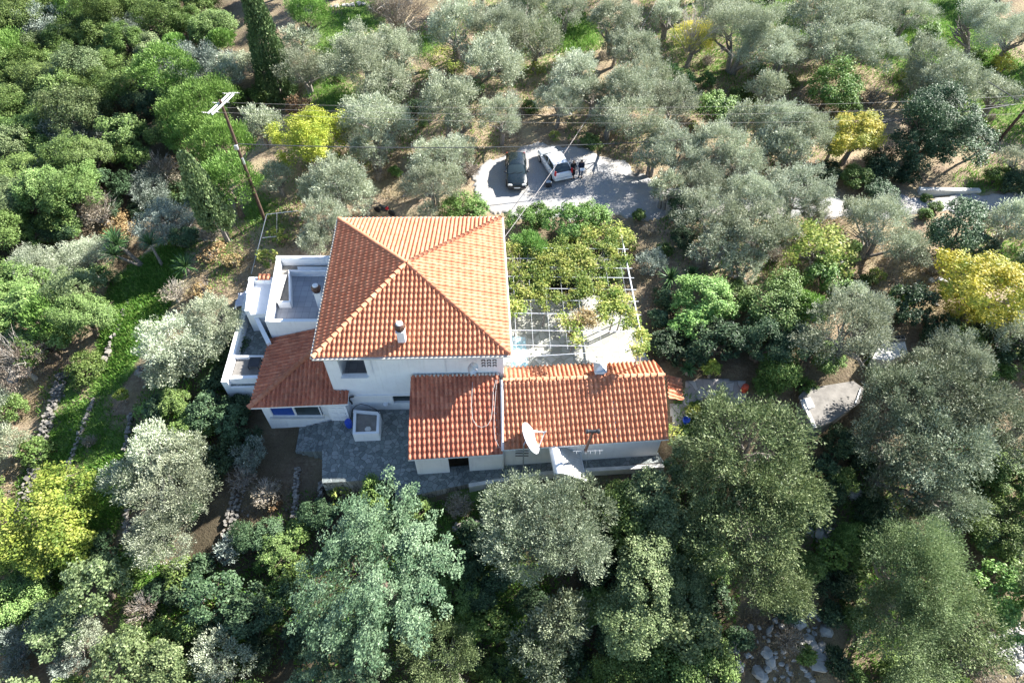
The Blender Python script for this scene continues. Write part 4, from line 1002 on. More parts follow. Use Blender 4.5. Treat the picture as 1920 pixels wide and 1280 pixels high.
# retaining wall along the front of the path
def stonewall(name, pts, w, h, label, mat='stone', seed=1, sz=.34, base=.25, group=None, rows=None):
    """dry stone wall of individual rough blocks in one mesh"""
    rd = random.Random(seed); b = MB()
    for i in range(len(pts)-1):
        a, c = Vector(pts[i]), Vector(pts[i+1]); L = (c-a).length; n = max(1, int(L/sz*1.15)); rws = rows or max(1, int(h/(sz*.6)))
        dd = (c-a).normalized(); s = Vector((-dd.y, dd.x, 0)).normalized()
        for k in range(n):
            for r in range(rws+1):
                for q in (-1, 0, 1) if w > .5 else (-.5, .5):
                    p = a.lerp(c, (k+rd.random()*.8)/n); p = p+s*q*w*.36+s*rd.uniform(-.06,.06)
                    z = tz(p.x, p.y)-base+h*.8*(r/max(1,rws)); f = rd.uniform(.4, 1.1)
                    sx_, sy_, sz_ = sz*f*rd.uniform(.8,1.3), sz*f*rd.uniform(.6,1), sz*f*rd.uniform(.5,.75)
                    vs = []; fs = [(0,3,2,1),(4,5,6,7),(0,1,5,4),(1,2,6,5),(2,3,7,6),(3,0,4,7)]
                    R = Matrix.Rotation(rd.uniform(0,3.1), 3, 'Z') @ Matrix.Rotation(rd.uniform(-.3,.3), 3, 'X')
                    for zz in (-1, 1):
                        for xx, yy in ((-1,-1),(1,-1),(1,1),(-1,1)): vs.append(R @ Vector((xx*sx_/2*rd.uniform(.6,1), yy*sy_/2*rd.uniform(.6,1), zz*sz_/2*rd.uniform(.7,1))) + Vector((p.x, p.y, z)))
                    b.add(vs, fs)
    return simple(b, name, mat, label, 'stone wall', group=group)
def gp(*pp): return [G(*q) for q in pp]
stonewall('stone_wall', gp((122,700),(108,745),(92,790),(82,830),(70,870),(52,925),(42,980)), .7, .7, 'broad dry-stone terrace wall, the longest one left of the house', seed=2)
stonewall('stone_wall', gp((178,748),(163,785),(148,825),(135,860),(127,905)), .35, .5, 'thin dry-stone terrace wall between the two dark green grass strips', seed=3, sz=.26)
stonewall('stone_wall', gp((248,775),(242,815),(236,850)), .35, .6, 'short stone wall in shadow left of the olives below the house', seed=4, sz=.3)
stonewall('stone_wall', gp((216,632),(207,655),(200,682)), .5, .7, 'short pale wall at the foot of the bright green grass strip', 'stone', seed=5, sz=.4)
stonewall('stone_wall', gp((242,560),(232,590),(222,620)), .35, .4, 'low wall edging the top of the bright green grass strip', seed=15, sz=.26)
stonewall('stone_wall', gp((262,705),(270,690)), .6, .6, 'tiny heap of wall stones at the olive beside the grass strip', seed=25, sz=.35)
stonewall('stone_wall', gp((558,880),(557,915),(553,975)), .4, .7, 'narrow stone wall running down from the terrace steps', seed=6, sz=.28)
stonewall('stone_wall', gp((604,908),(602,945)), .35, .9, 'short wall end below the flagstone terrace corner', seed=7, sz=.28)
stonewall('stone_wall', gp((455,905),(442,950),(430,1000),(420,1055)), .8, .6, 'sunlit pale terrace wall overgrown by dry bushes', 'stone', seed=8, sz=.26)
stonewall('stone_wall', gp((850,992),(885,985),(925,975),(965,965)), .5, .7, 'low retaining wall below the outbuilding path', seed=9, sz=.3)
stonewall('stone_wall', gp((240,955),(240,985),(237,1020)), .3, .6, 'small stone wall fragment between the yellow tree and the olive', seed=10, sz=.28)
stonewall('stone_wall', gp((620,14),(650,12),(685,8)), .5, .4, 'pale low stone wall at the top edge left of centre', 'rockw', seed=11, sz=.5)
stonewall('stone_wall', gp((1745,528),(1775,528),(1800,530)), .4, .4, 'pale wall strip just left of the orange-yellow tree', 'rockw', seed=12, sz=.4)
stonewall('stone_wall', gp((1370,515),(1385,525),(1400,540)), .4, .5, 'short stone edging behind the round green shrubs', 'rockw', seed=13, sz=.35)
b = MB()
kp = [P(880,908,ZF-.2), P(1015,886,ZF-.2), P(1060,880,ZF-.1), P(1245,868,ZF)]
for i in range(len(kp)-1):
    wallseg(b, kp[i]-Vector((0,.28,0)), kp[i+1]-Vector((0,.28,0)), -5.6, ZF+.02, .25)
simple(b, 'retaining_wall', 'conlight', 'pale kerb wall along the front edge of the outbuilding path', 'wall')
b = MB(); a, c = G(1722,364), G(1838,362); wallseg(b, a, c, a.z-.2, a.z+.4, .4); simple(b, 'roadside_wall', 'conlight', 'long low pale concrete wall beside the road at the right', 'wall')
# concrete roof of a small hut in the right garden
def flat(name, px, z, th, mat, label, cat):
    b = MB(); b.prism([P(*q, z)[:2] for q in px], z-th, z); return simple(b, name, mat, label, cat)
hz = tz(*G(1560,750)[:2])+.75
t = empty('hut', tuple(Vector((P(1555,755,hz).x, P(1555,755,hz).y, hz-1.6))), 0, 'small concrete hut with a flat leaf-strewn roof in the right-hand garden', 'hut'); org = t.location.copy()
hp = [(1498,742),(1512,728),(1600,714),(1620,728),(1612,755),(1560,790),(1522,805)]
b = MB(); b.prism([P(*q, hz)[:2] for q in hp], hz-.2, hz); part(b, 'roof', 'concrete', t, org=org)
b = MB(); b.prism([v[:2] for v in inset([P(*q, hz) for q in hp[::-1]], .18)], hz-2.4, hz-.19); part(b, 'wall', 'concrete', t, org=org)
b = MB(); wallseg(b, P(1501,752,hz), P(1524,803,hz), hz+.001, hz+.12, .22); part(b, 'coping', 'conlight', t, org=org)
flat('white_board', [(1501,750),(1507,768),(1528,762),(1519,744)], hz+.06, .05, 'metalw', 'white square board lying on the concrete hut roof', 'board')
b = MB(); b.tube([P(1613,730,hz+.05), P(1608,745,hz+.05), P(1603,756,hz+.03)], .05, 6); simple(b, 'pipe', 'galv', 'pale pipe lying across the right end of the hut roof', 'pipe')
cz = tz(*G(1670,655)[:2])+.7
flat('cistern', [(1636,672),(1646,650),(1664,640),(1696,636),(1702,662),(1668,676)], cz, 1.0, 'conlight', 'pale concrete cistern block among olives at the right', 'cistern')
t = empty('hollow_block', tuple(P(1680,640,cz)), .1, 'row of hollow blocks standing on the pale concrete cistern', 'block'); org = t.location.copy(); b = MB()
for i in range(5): b.box((org.x-.5+i*.26, org.y+.1, cz+.13), (.04, .3, .26))
b.box((org.x+.02, org.y-.05, cz+.13), (1.08, .04, .25)); b.box((org.x+.02, org.y+.25, cz+.13), (1.08, .04, .25)); b.box((org.x+.02, org.y+.1, cz+.135), (1.08, .04, .02)); part(b, 'block', 'concrete', t, org=org)
# garden path right of the shed
gpoly = [(1282,712),(1340,706),(1400,716),(1398,752),(1370,765),(1345,748),(1300,752),(1290,790),(1275,812),(1258,812),(1256,755),(1280,752)]
w = [G(*q)[:2] for q in gpoly]; drape('garden_path', w, 'flagwarm', .1, .12, .08)
b = MB(); c = G(1287,788,.3); b.lathe((c.x, c.y, c.z), [(.14,0),(.2,.2),(.24,.42),(.2,.42),(.17,.3),(.001,.3)], 18); simple(b, 'plant_pot', 'blue', 'glazed bright blue pot on the garden path', 'pot', True)
b = MB(); c = G(1397,727,.4); b.lathe((c.x, c.y, c.z), [(.18,0),(.22,.3),(.2,.62),(.001,.66)], 14); simple(b, 'barrel', 'red', 'red plastic tub at the far end of the garden path', 'tub', True)
b = MB(); c = G(1522,898,.2); b.box((c.x, c.y, c.z+.2), (1.3,.3,.3), .2, bev=.04); simple(b, 'tile_stack', 'clayred', 'stack of red clay tiles in shade below the hut', 'tiles')
# white cover at the left patio wall
b = MB(); c = G(452,560,.6); V = []
for i in range(7):
    for j in range(7): V.append((c.x-.5+i*.19, c.y-.7+j*.25, c.z+.75-.5*abs(i-5)/5-.08*math.sin(i*2+j*1.7)))
b.add(V, [(i*7+j, (i+1)*7+j, (i+1)*7+j+1, i*7+j+1) for i in range(6) for j in range(6)]); 
for i, j in ((0,0),(6,0),(6,6),(0,6)): b.tube([V[i*7+j], (V[i*7+j][0], V[i*7+j][1], c.z-.1)], .04, 6)
simple(b, 'covered_table', 'tarp', 'pale lilac sheet over a table outside the left patio wall', 'table', True)
c = P(475,672,zf+1.0)
b = MB(); b.box((c.x, c.y-.1, zf+.75), (.75,.8,.05), bev=.02)
for i in (-1, 1):
    for j in (-1, 1): b.box((c.x+i*.33, c.y-.1+j*.35, zf+.36), (.05,.05,.74))
simple(b, 'small_table', 'dmetal', 'small black square table on the left patio', 'table')

# --- trellis of pale green rods behind the left terrace
b = MB(); a1, a2, a3 = G(510,465), G(487,500), G(518,425)
b.tube([G(472,515)+Vector((0,0,.1)), P(500,402,1.6)], .03, 6); b.tube([P(500,402,1.6), P(560,395,1.7)], .02, 6); b.tube([P(519,400,1.65), G(519,455)], .03, 6); b.tube([P(492,446,.4), P(518,443,.4)], .02, 6)
simple(b, 'trellis', 'galv', 'thin pale green metal trellis beside the left terrace', 'trellis', True)
# --- pergola
t = empty('pergola', (4, 30, .03), 0, 'thin metal rod pergola over the pale patio right of the house', 'pergola'); org = t.location.copy(); zp = 2.5
xr0, xr1 = P(1170,470,zp), P(1207,655,zp)
b = MB(); b.tube([P(1165,440,zp), P(1207,655,zp)], .05, 6); b.tube([P(955,668,zp)+Vector((0.1,-.1,0)), P(1207,655,zp)], .022, 6); part(b, 'edge_beam', 'metalw', t, org=org)
for i, py in enumerate((467,487,503,521,543,565,590,622,650)):
    f = (py-440)/215; xe = 1165+42*f+8; z = zp
    a = P(xe, py, z); l = Vector((wBR.x+.05, a.y+.15, z)); b = MB(); b.tube([l, a], .026, 5); part(b, 'cross_rod', 'metalw', t, org=org)
for i in range(8):
    x0 = wBR.x+.8+i*1.05; b = MB(); b.tube([(x0, P(1000,655,zp).y, zp+.03), (x0-.25, P(1000,465,zp).y, zp+.03)], .011, 4); part(b, 'wire', 'galv', t, org=org)
for py in (460, 550, 650):
    a = P(1165+42*(py-440)/215, py, zp); b = MB(); b.tube([(a.x, a.y, .0), a], .04, 6); part(b, 'post', 'metalw', t, org=org)
# vines spreading over the rods
rgv = np.random.default_rng(5)
def vine(label, blobs, n, mat='vine', extra=None):
    V = []; c0 = P(*blobs[0][:2], zp); t = empty('grapevine', (c0.x, c0.y, .05), 0, label, 'vine', 'grapevines on the pergola'); C = []
    cl = []
    for bx, by, br in blobs:
        c = P(bx, by, zp+.05); r = br*depth(c.x, c.y, c.z)/F
        for _ in range(max(2, int(9*r))): cl.append((c.x+rgv.normal(0, .5)*r, c.y+rgv.normal(0, .6)*r, zp+rgv.normal(.05, .12), rgv.uniform(.14, .38)))
    cl = np.array(cl); w = cl[:,3]**2; ci = rgv.choice(len(cl), n, p=w/w.sum())
    C = cl[ci,:3]+rgv.normal(0, 1, (n, 3))*cl[ci,3][:,None]*np.array([.75, .75, .45])-np.array(c0)[None]*np.array([1,1,0])-np.array([0,0,.05])
    A = norm(rgv.normal(0, 1, (n, 3))*[1,1,.4]); nn = norm(rgv.normal(0, .5, (n, 3))+[.1,0,.8]); B = norm(np.cross(nn, A)); s = rgv.uniform(.7, 1.3, n)
    link('foliage', leaves('foliage', mat, C, A, B, .125*s, .11*s, np.clip(rgv.normal(.5, .2, n)+rgv.normal(0, .15, len(cl))[ci], 0, 1)), t)
    b = MB(); 
    b.tube([(0,0,-.1), (.1,.05,1.2), (0,0,zp-.05)], [.06,.045,.035], 6)
    for k in range(0, len(cl), 2):
        q = cl[k]; b.tube([(0,0,zp-.05), ((q[0]-c0.x)*.5+.1, (q[1]-c0.y)*.5, zp), (q[0]-c0.x, q[1]-c0.y, q[2]-.05)], [.02,.014,.008], 4)
    b.build('stem', 'barkg', t); return t
vine('grapevine with yellow-green leaves at the house end of the pergola', [(975,520,30),(1000,500,30),(985,545,18),(1030,510,30),(1060,500,25),(970,480,20),(1010,475,22)], 8500)
vine('grapevine with yellow leaves along the far right rods of the pergola', [(1110,505,32),(1140,480,32),(1095,535,24),(1125,530,18),(1160,455,26),(1090,480,32),(1050,470,26),(1170,490,16)], 9500)
vine('thin grapevine climbing along the right beam of the pergola', [(1165,575,14),(1187,600,13),(1203,628,11),(1155,545,16),(1178,560,12)], 2600)
vine('grapevine over the middle rods of the pergola, green-yellow', [(1020,565,20),(1045,555,18),(1070,555,18),(1005,550,18),(1090,548,14)], 3200)
vine('grapevine with leaves at the right of the middle rods', [(1150,578,22),(1130,585,16),(1170,592,12),(1140,560,16)], 2600)
vine('sparse grapevine nearest the house eaves', [(965,585,16),(960,560,14),(978,575,10)], 1300)
vine('grapevine with straggling shoots over the bare patio', [(1075,612,11),(1082,636,8),(1060,600,10)], 800)
vine('grapevine at the pergola corner next to the shed roof', [(1195,656,9),(1210,650,9)], 500)
vine('red-leaved vine in the middle of the pergola', [(1090,600,14),(1100,585,10),(1080,612,12),(1070,605,8),(1110,605,8)], 1500, 'rust')
# ---------------------------------------------------------------- poles and wires
def pole(bx, by, topz, label, r=.14, name='utility_pole'):
    g = G(bx, by) if not isinstance(bx, Vector) else bx
    t = empty(name, tuple(g), 0, label, 'utility pole'); b = MB(); b.tube([(0,0,-.5), (0,0,topz-g.z)], [r, r*.7], 12); b.build('pole', 'woodp', t, True); return t, g
tp_, gl = pole(497, 412, 0, 'tall dark wooden utility pole with white crossarms left of the house') if False else (None, None)
g = G(497, 414); topz = CH + ray(405,188).z*(g.y/ray(405,188).y)
tp_, gl = pole(g, 0, topz, 'tall dark wooden utility pole with white crossarms left of the house')
Hh = topz-g.z
for i, yy in enumerate((-.16, .16)):
    b = MB(); b.box((yy*.96, -yy*.3, Hh-.25), (2.7, .09, .11), 1.27, bev=.01); o = b.build('crossarm', 'metalw', tp_)
    o.rotation_euler = (0, 0, 0)
dirx, diry = math.cos(1.27), math.sin(1.27)
for s in (-1.25, 0, 1.25):
    for q in (-1, 1):
        b = MB(); bx_ = (dirx*s - diry*q*.18, diry*s + dirx*q*.18, Hh-.2); b.tube([bx_, (bx_[0]+q*.75, bx_[1]-.05*q, Hh-.17)], .022, 6)
        for k in range(4): b.lathe((bx_[0]+q*(.25+.12*k), bx_[1], Hh-.18), [(.02,-.02),(.045,0),(.02,.03)], 8, axis=(1,0,0))
        b.build('insulator', 'conlight', tp_, True)
b = MB(); b.box((0, -.2, Hh*.66), (.25,.2,.35), bev=.02); b.box((.15, -.2, Hh*.55), (.12,.12,.5)); b.build('cable_box', 'galv', tp_)
g2 = G(1873, 264); tr_, gr_ = pole(g2, 0, 8.5, 'dark utility pole with a pale top cut by the right edge')
def toppt(px, py, y): d = ray(px, py); return Vector((d.x*y/d.y, y, CH+d.z*y/d.y))
tr_.rotation_euler = (0, math.radians(9), 0)
b = MB(); b.box((0,-.25,6.6), (.12,.4,1.2)); b.build('bracket', 'conlight', tr_)
g3 = P(1239, 26, 2.5); g3 = Vector((g3.x, g3.y, tz(g3.x, g3.y)))
top3 = toppt(1244, -40, g3.y); t3_, _ = pole(g3, 0, top3.z, 'distant wooden pole at the top edge among olives')
def wire(pts, r, mat, label, sag=.6, n=24):
    a, c = pts; b = MB(); q = []
    for i in range(n+1):
        s = i/n; p = a.lerp(c, s); p.z -= sag*4*s*(1-s); q.append(p)
    b.tube(q, r, 5, cap=False); return simple(b, 'wire', mat, label, 'wire', True)
wl = Vector((gl.x, gl.y, CH+ray(441,270).z*(gl.y/ray(441,270).y))); wr = toppt(1904, 196, g2.y)
wire((wl, wr), .035, 'wire', 'thick dark cable from the left pole across the parking to the right pole', 1.7)
wl2 = Vector((gl.x+.8, gl.y, topz-.2))
wire((wl2, toppt(2000, 175, g2.y)), .006, 'wirel', 'faint thin wire running right from the crossarm tip', .8)
wire((wl2+Vector((-.4,-.5,-.05)), toppt(2000, 190, g2.y)), .006, 'wirel', 'second faint thin wire just below the first from the crossarms', .9)
wire((wl2+Vector((-.8,-1,-.1)), toppt(2000, 208, g2.y)), .006, 'wirel', 'lowest of the three faint crossarm wires', 1.0)
wire((wr+Vector((0,0,.4)), toppt(1655, -10, 75)), .04, 'wire', 'dark wire slanting from the right pole to the top edge', .6)
wire((toppt(1240,-15,g3.y), Vector((TR.x+.1, BR.y+(TR.y-BR.y)*.82, ZE-.1))), .018, 'wirel', 'long pale service cable from the distant pole down to the house eaves', 1.2)
wire((G(330,470)+Vector((0,0,.1)), toppt(372,398,G(395,400).y)), .02, 'wirel', 'short guy wire beside the leaning cypress', .02, 4)

# ---------------------------------------------------------------- cars
def loft(b, secs, cap=True):
    """secs: list of rings (same count) -> skin"""
    n = len(secs[0]); vs = [p for r in secs for p in r]; fs = []
    for i in range(len(secs)-1):
        for k in range(n): fs.append((i*n+k, i*n+(k+1)%n, (i+1)*n+(k+1)%n, (i+1)*n+k))
    if cap: fs += [tuple(range(n-1, -1, -1)), tuple((len(secs)-1)*n+k for k in range(n))]
    b.add(vs, fs)
def car(name, loc, rz, paint, label, style):
    """front of the car points to local -y"""
    t = empty(name, loc, rz, label, 'car')
    if style == 'hatch': L, Wd, H, belt, hood = 4.1, 1.68, 1.48, .92, .95; cab = [(-.95,.98,.66),(-.35,1.36,.6),(.2,1.46,.59),(1.35,1.42,.57),(1.85,.98,.62)]
    else: L, Wd, H, belt, hood = 4.25, 1.68, 1.4, .88, .9; cab = [(-.95,.92,.66),(-.3,1.32,.58),(.2,1.4,.57),(1.3,1.36,.55),(1.9,.95,.6)]
    yf, yb = -L/2, L/2
    prof = [(yf, .38, .55, .6), (yf+.06, .24, .66, .72), (yf+.25, .2, .74, .8), (yf+.9, .2, .84, .84), (-.95, .2, hood, .84), (0, .2, belt, .84), (1.2, .2, belt+.03, .84), (yb-.35, .2, belt+.04, .82), (yb-.1, .24, belt, .76), (yb, .4, .72, .66)]
    secs = []
    for y, zb, zt_, w in prof:
        zm = (zb+zt_)/2
        r = [(-w*.86, zb), (-w, zb+.12), (-w*1.0, zm), (-w*.985, zt_-.1), (-w*.9, zt_-.012), (-w*.5, zt_+.025), (0, zt_+.035), (w*.5, zt_+.025), (w*.9, zt_-.012), (w*.985, zt_-.1), (w, zm), (w, zb+.12), (w*.86, zb)]
        secs.append([(x, y, z) for x, z in r][::-1])
    b = MB(); loft(b, secs); body = b.build('body', paint, t, True, 50)
    # glass house
    b = MB(); gs = []
    for y, z, w in cab:
        zb = belt-.03; ww = .76
        gs.append([(x, y, zz) for x, zz in [(-ww, zb), (-w-(.04 if z > 1.2 else .06), min(z, belt+.08) if z < 1.2 else z-.06), (-w*.8, z), (0, z+.02), (w*.8, z), (w+(.04 if z > 1.2 else .06), min(z, belt+.08) if z < 1.2 else z-.06), (ww, zb)]][::-1])
    loft(b, gs); b.build('window_glass', 'glass', t, True, 40)
    b = MB(); rs = []
    for y, z, w in ((cab[1][0]+.02, cab[1][1]+.012, cab[1][2]), (cab[2][0], cab[2][1]+.015, cab[2][2]), (cab[3][0]-.02, cab[3][1]+.015, cab[3][2])):
        rs.append([(-w-.055, y, z-.075), (-w*.85, y, z+.0), (0, y, z+.03), (w*.85, y, z+.0), (w+.055, y, z-.075), (w*.8, y, z-.05), (0, y, z-.02), (-w*.8, y, z-.05)][::-1])
    loft(b, rs); b.build('roof', paint, t, True, 40)
    b = MB()
    for s in (-1, 1):
        for (y0, z0, w0_), (y1, z1, w1_) in ((cab[0], cab[1]), (cab[4], cab[3])): b.tube([(s*(.775), y0, belt-.0), (s*(w1_+.05), y1, z1-.05)], .035, 5)
        b.tube([(s*.78, .32, belt), (s*(.635), .3, cab[2][1]-.06)], .035, 5)
        b.tube([(s*.80, cab[0][0], belt+.0), (s*.8, cab[4][0], belt+.02)], .02, 5)
    b.build('pillar', paint, t)
    for s in (-1, 1):
        for y in (yf+.78, yb-.75):
            b = MB(); b.lathe((s*.8, y, .31), [(.15,-.1),(.29,-.1),(.31,-.05),(.31,.05),(.29,.1),(.2,.1)], 22, axis=(1,0,0)); wh = b.build('wheel', 'black', t, True)
            b = MB(); b.lathe((s*.83, y, .31), [(.001,-.08),(.19,-.07),(.2,.07),(.12,.08),(.001,.085)], 16, axis=(s,0,0)); b.build('rim', 'galv', wh, True)
        b = MB(); b.box((s*.92, -.72, belt+.07), (.2,.1,.13), bev=.03); b.build('mirror', paint if style == 'hatch' else 'dmetal', t)
        b = MB(); b.box((s*.56, yf+.08, .64), (.36,.16,.16), s*.12, rx=-.3, bev=.04); b.build('headlight', 'lamp', t)
        b = MB()
        if style == 'hatch': b.box((s*.72, yb-.12, 1.02), (.12,.2,.46), bev=.03)
        else: b.box((s*.62, yb-.03, .72), (.34,.1,.18), bev=.02)
        b.build('tail_light', 'lampred', t)
        b = MB()
        for y in (.0, .95): b.box((s*.845, y, .74), (.03,.16,.03))
        b.build('door_handle', 'dmetal', t)
    b = MB(); b.box((0, yf+.02, .42), (1.5,.12,.2), bev=.05); b.build('front_bumper', 'dmetal' if style != 'hatch' else paint, t)
    b = MB(); b.box((0, yb-.02, .44), (1.5,.12,.24), bev=.05); b.build('rear_bumper', paint, t)
    b = MB(); b.box((0, yf-.05, .44), (.5,.02,.11)); b.build('number_plate', 'plate', t)
    b = MB(); b.box((0, yb+.045, .52), (.5,.02,.11)); b.build('number_plate', 'plate', t)
    b = MB(); b.tube([(-.5, cab[0][0]-.02, belt+.06), (.05, cab[0][0]+.12, belt+.14)], .012, 4); b.tube([(0, cab[0][0]-.02, belt+.06), (.5, cab[0][0]+.12, belt+.14)], .012, 4); b.build('wiper', 'black', t)
    if style != 'hatch':
        b = MB(); b.box((0, yf+.16, .68), (.6,.05,.1)); b.build('grille', 'black', t)
        b = MB(); b.box((-.25, -.3, 1.0), (.1,.3,.25), bev=.02); b.box((.1, -.1, 1.05), (.3,.1,.12)); b.build('seat_cover', 'red', t)
    return t
g = G(967, 345); g = Vector((P(968,322,g.z+.5).x, P(968,322,g.z+.5).y, g.z+.09))
car('parked_car', tuple(g), math.radians(1.5), 'pgreen', 'dark green car parked facing the house on the gravel', 'sedan')
g = G(1040, 320); q = P(1040,303,g.z+.8); car('parked_car', (q.x, q.y, g.z+.09), math.radians(180+19), 'pwhite', 'white hatchback parked with its red tail lights towards the house', 'hatch')

# ---------------------------------------------------------------- people
def skinned(name, joints, edges, mat, parent, root=0, sub_=2):
    me = bpy.data.meshes.new(name); me.from_pydata([j[0] for j in joints], edges, []); me.materials.append(M[mat])
    o = bpy.data.objects.new(name, me); COL.objects.link(o); o.parent = parent
    m = o.modifiers.new('skin', 'SKIN'); m.use_smooth_shade = True; s = o.modifiers.new('sub', 'SUBSURF'); s.levels = sub_; s.render_levels = sub_
    sk = me.skin_vertices[0]
    for i, j in enumerate(joints): sk.data[i].radius = (j[1], j[1] if len(j) < 3 else j[2]); sk.data[i].use_root = (i == root)
    return o
def person(loc, rz, label, top, legs, hair, hands, coat=False, nod=0.0, longhair=False):
    """hands: two wrist positions; faces local -y"""
    t = empty('person', loc, rz, label, 'person')
    hx, hz, hy = .1, .92, 0
    J = [((0,0,.95), .13, .1), ((0,0,1.12), .125, .09), ((0,.0,1.3), .15, .1), ((0,.01,1.42), .11, .08), ((0,.0,1.5), .05), ((0,-.02-nod*.3,1.57), .05)]
    E_ = [(0,1),(1,2),(2,3),(3,4),(4,5)]
    for s in (-1, 1):
        k = len(J); w = hands[0 if s < 0 else 1]; sh = Vector((s*.18, .01, 1.4)); wr_ = Vector(w); el = sh.lerp(wr_, .52)+Vector((s*.07, .07, -.07))
        J += [(tuple(sh), .055), (tuple(el), .042), (tuple(wr_), .03)]; E_ += [(3,k),(k,k+1),(k+1,k+2)]
        # palm and fingers
        d = (wr_-el).normalized(); si = d.cross(Vector((0,0,1))); si = si.normalized() if si.length > .1 else Vector((1,0,0)); pm = len(J)
        J.append((tuple(wr_+d*.07), .032, .02)); E_.append((k+2, pm))
        for f, (o_, l_) in enumerate(((-.03,.065),(-.01,.08),(.01,.075),(.03,.055))):
            q = wr_+d*.09+si*o_; J += [(tuple(q+d*l_*.5+Vector((0,0,-.006))), .009), (tuple(q+d*l_+Vector((0,0,-.03))), .008)]; E_ += [(pm, len(J)-2), (len(J)-2, len(J)-1)]
        q = wr_+d*.03-si*.045*s; J += [(tuple(q+d*.03), .011), (tuple(q+d*.06), .009)]; E_ += [(pm, len(J)-2), (len(J)-2, len(J)-1)]
    for s in (-1, 1):
        k = len(J); J += [((s*.09,0,.9), .095), ((s*.1,-.015,.5), .062), ((s*.1,.01,.11), .042), ((s*.11,-.12,.04), .035, .03)]; E_ += [(0,k),(k,k+1),(k+1,k+2),(k+2,k+3)]
    skinned('body', J, E_, 'skin', t)
    # head with face
    hc = Vector((0, -.03-nod*.35, 1.66-nod*.05)); b = MB()
    b.lathe((0,0,0), [(.001,-.13),(.04,-.125),(.062,-.09),(.074,-.03),(.078,.03),(.072,.075),(.045,.11),(.001,.125)], 16)
    b.v = [(x, y*1.18, z) for x, y, z in b.v]
    b.tube([(0,-.085,.015),(0,-.112,-.025)], [.01,.018], 6); b.box((0,-.086,-.062), (.045,.01,.012))
    for s in (-1, 1): b.lathe((s*.03,-.082,.015), [(.001,-.012),(.012,0),(.001,.012)], 8); b.tube([(s*.076,0,.02),(s*.088,.01,-.02)], [.012,.016], 6)
    R = Matrix.Rotation(nod*1.5, 3, 'X'); b.v = [tuple(R @ Vector(v)+hc) for v in b.v]; b.build('head', 'skin', t, True)
    b = MB(); pr = [(.085,-.02),(.09,.03),(.082,.085),(.05,.125),(.001,.138)]
    b.lathe((0,0,0), ([(.07,-.14),(.088,-.08)] if longhair else [])+pr, 16); b.v = [tuple(R @ Vector((x, y*1.15+.022, z))+hc) for x, y, z in b.v]; b.build('hair', hair, t, True)
    # top garment
    J2 = [((0,0,.9 if not coat else .98), .155, .12), ((0,0,1.1), .15, .11), ((0,0,1.3), .175, .12), ((0,.01,1.43), .11, .085)]; E2 = [(0,1),(1,2),(2,3)]
    for s in (-1, 1):
        w = Vector(hands[0 if s < 0 else 1]); sh = Vector((s*.18, .01, 1.4)); el = sh.lerp(w, .52)+Vector((s*.07, .07, -.07)); k = len(J2)
        J2 += [(tuple(sh), .075), (tuple(el), .06), (tuple(el.lerp(w, .92)), .046)]; E2 += [(3,k),(k,k+1),(k+1,k+2)]
    skinned('jacket', J2, E2, top, t)
    if coat:
        b = MB(); b.lathe((0,0,0), [(.2,.42),(.2,.6),(.185,.8),(.165,1.0),(.15,1.1)], 16); b.v = [(x, y*.75, z) for x, y, z in b.v]; b.build('coat_skirt', top, t, True)
    J3 = [((0,0,.95), .135, .11)]; E3 = []
    for s in (-1, 1):
        k = len(J3); J3 += [((s*.09,0,.86), .105), ((s*.1,-.015,.5), .075), ((s*.1,.01,.1), .056)]; E3 += [(0,k),(k,k+1),(k+1,k+2)]
    skinned('trousers', J3, E3, legs, t)
    for s in (-1, 1): b = MB(); b.box((s*.11,-.07,.045), (.09,.27,.09), bev=.03); b.build('shoe', 'black', t, True)
    return t
g = G(1073, 336); g.z += .09
person(tuple(g), math.radians(20), 'person in black coat and trousers leaning by the white car', 'clothk', 'clothk', 'hairb', [(-.12,-.2,1.15),(.14,-.2,1.1)], True, .1, True)
g = G(1088, 334); g.z += .09
man = person(tuple(g), math.radians(-8), 'person in navy jacket and jeans looking down at white papers', 'clothn', 'jeans', 'hair', [(-.1,-.3,1.08),(.1,-.3,1.08)], False, .3)
b = MB(); b.box((0,0,0), (.32,.24,.012), rx=.5, bev=.004); b.box((.12,.03,.004), (.22,.2,.006), .2, rx=.5)
o = b.build('paper_sheets', 'paper'); o.location = man.matrix_basis @ Vector((0,-.42,1.08)); o.location = (g.x+.02, g.y-.42, g.z+1.08); tag(o, 'white papers held by the person in the navy jacket', 'papers')
g = G(1028, 352); g.z += .09
t = empty('suitcase', tuple(g), .15, 'black equipment case with a raised handle on the gravel in front of the cars', 'case')
b = MB(); b.box((0,0,.27), (.5,.34,.46), bev=.05); b.build('case', 'dmetal', t, True)
b = MB(); b.box((0,0,.52), (.44,.3,.03), bev=.01); b.build('lid', 'galv', t)
b = MB(); b.tube([(-.18,.1,.5),(-.2,.12,1.0),(.0,.13,1.03),(.18,.12,.98),(.18,.1,.5)], .018, 6); b.tube([(-.33,.0,.0),(-.36,.05,.75)], .02, 6); b.build('handle', 'black', t, True)
for s in (-1, 1): b = MB(); b.lathe((s*.2,.12,.05), [(.001,-.03),(.05,-.03),(.05,.03),(.001,.03)], 12, axis=(1,0,0)); b.build('wheel', 'black', t)
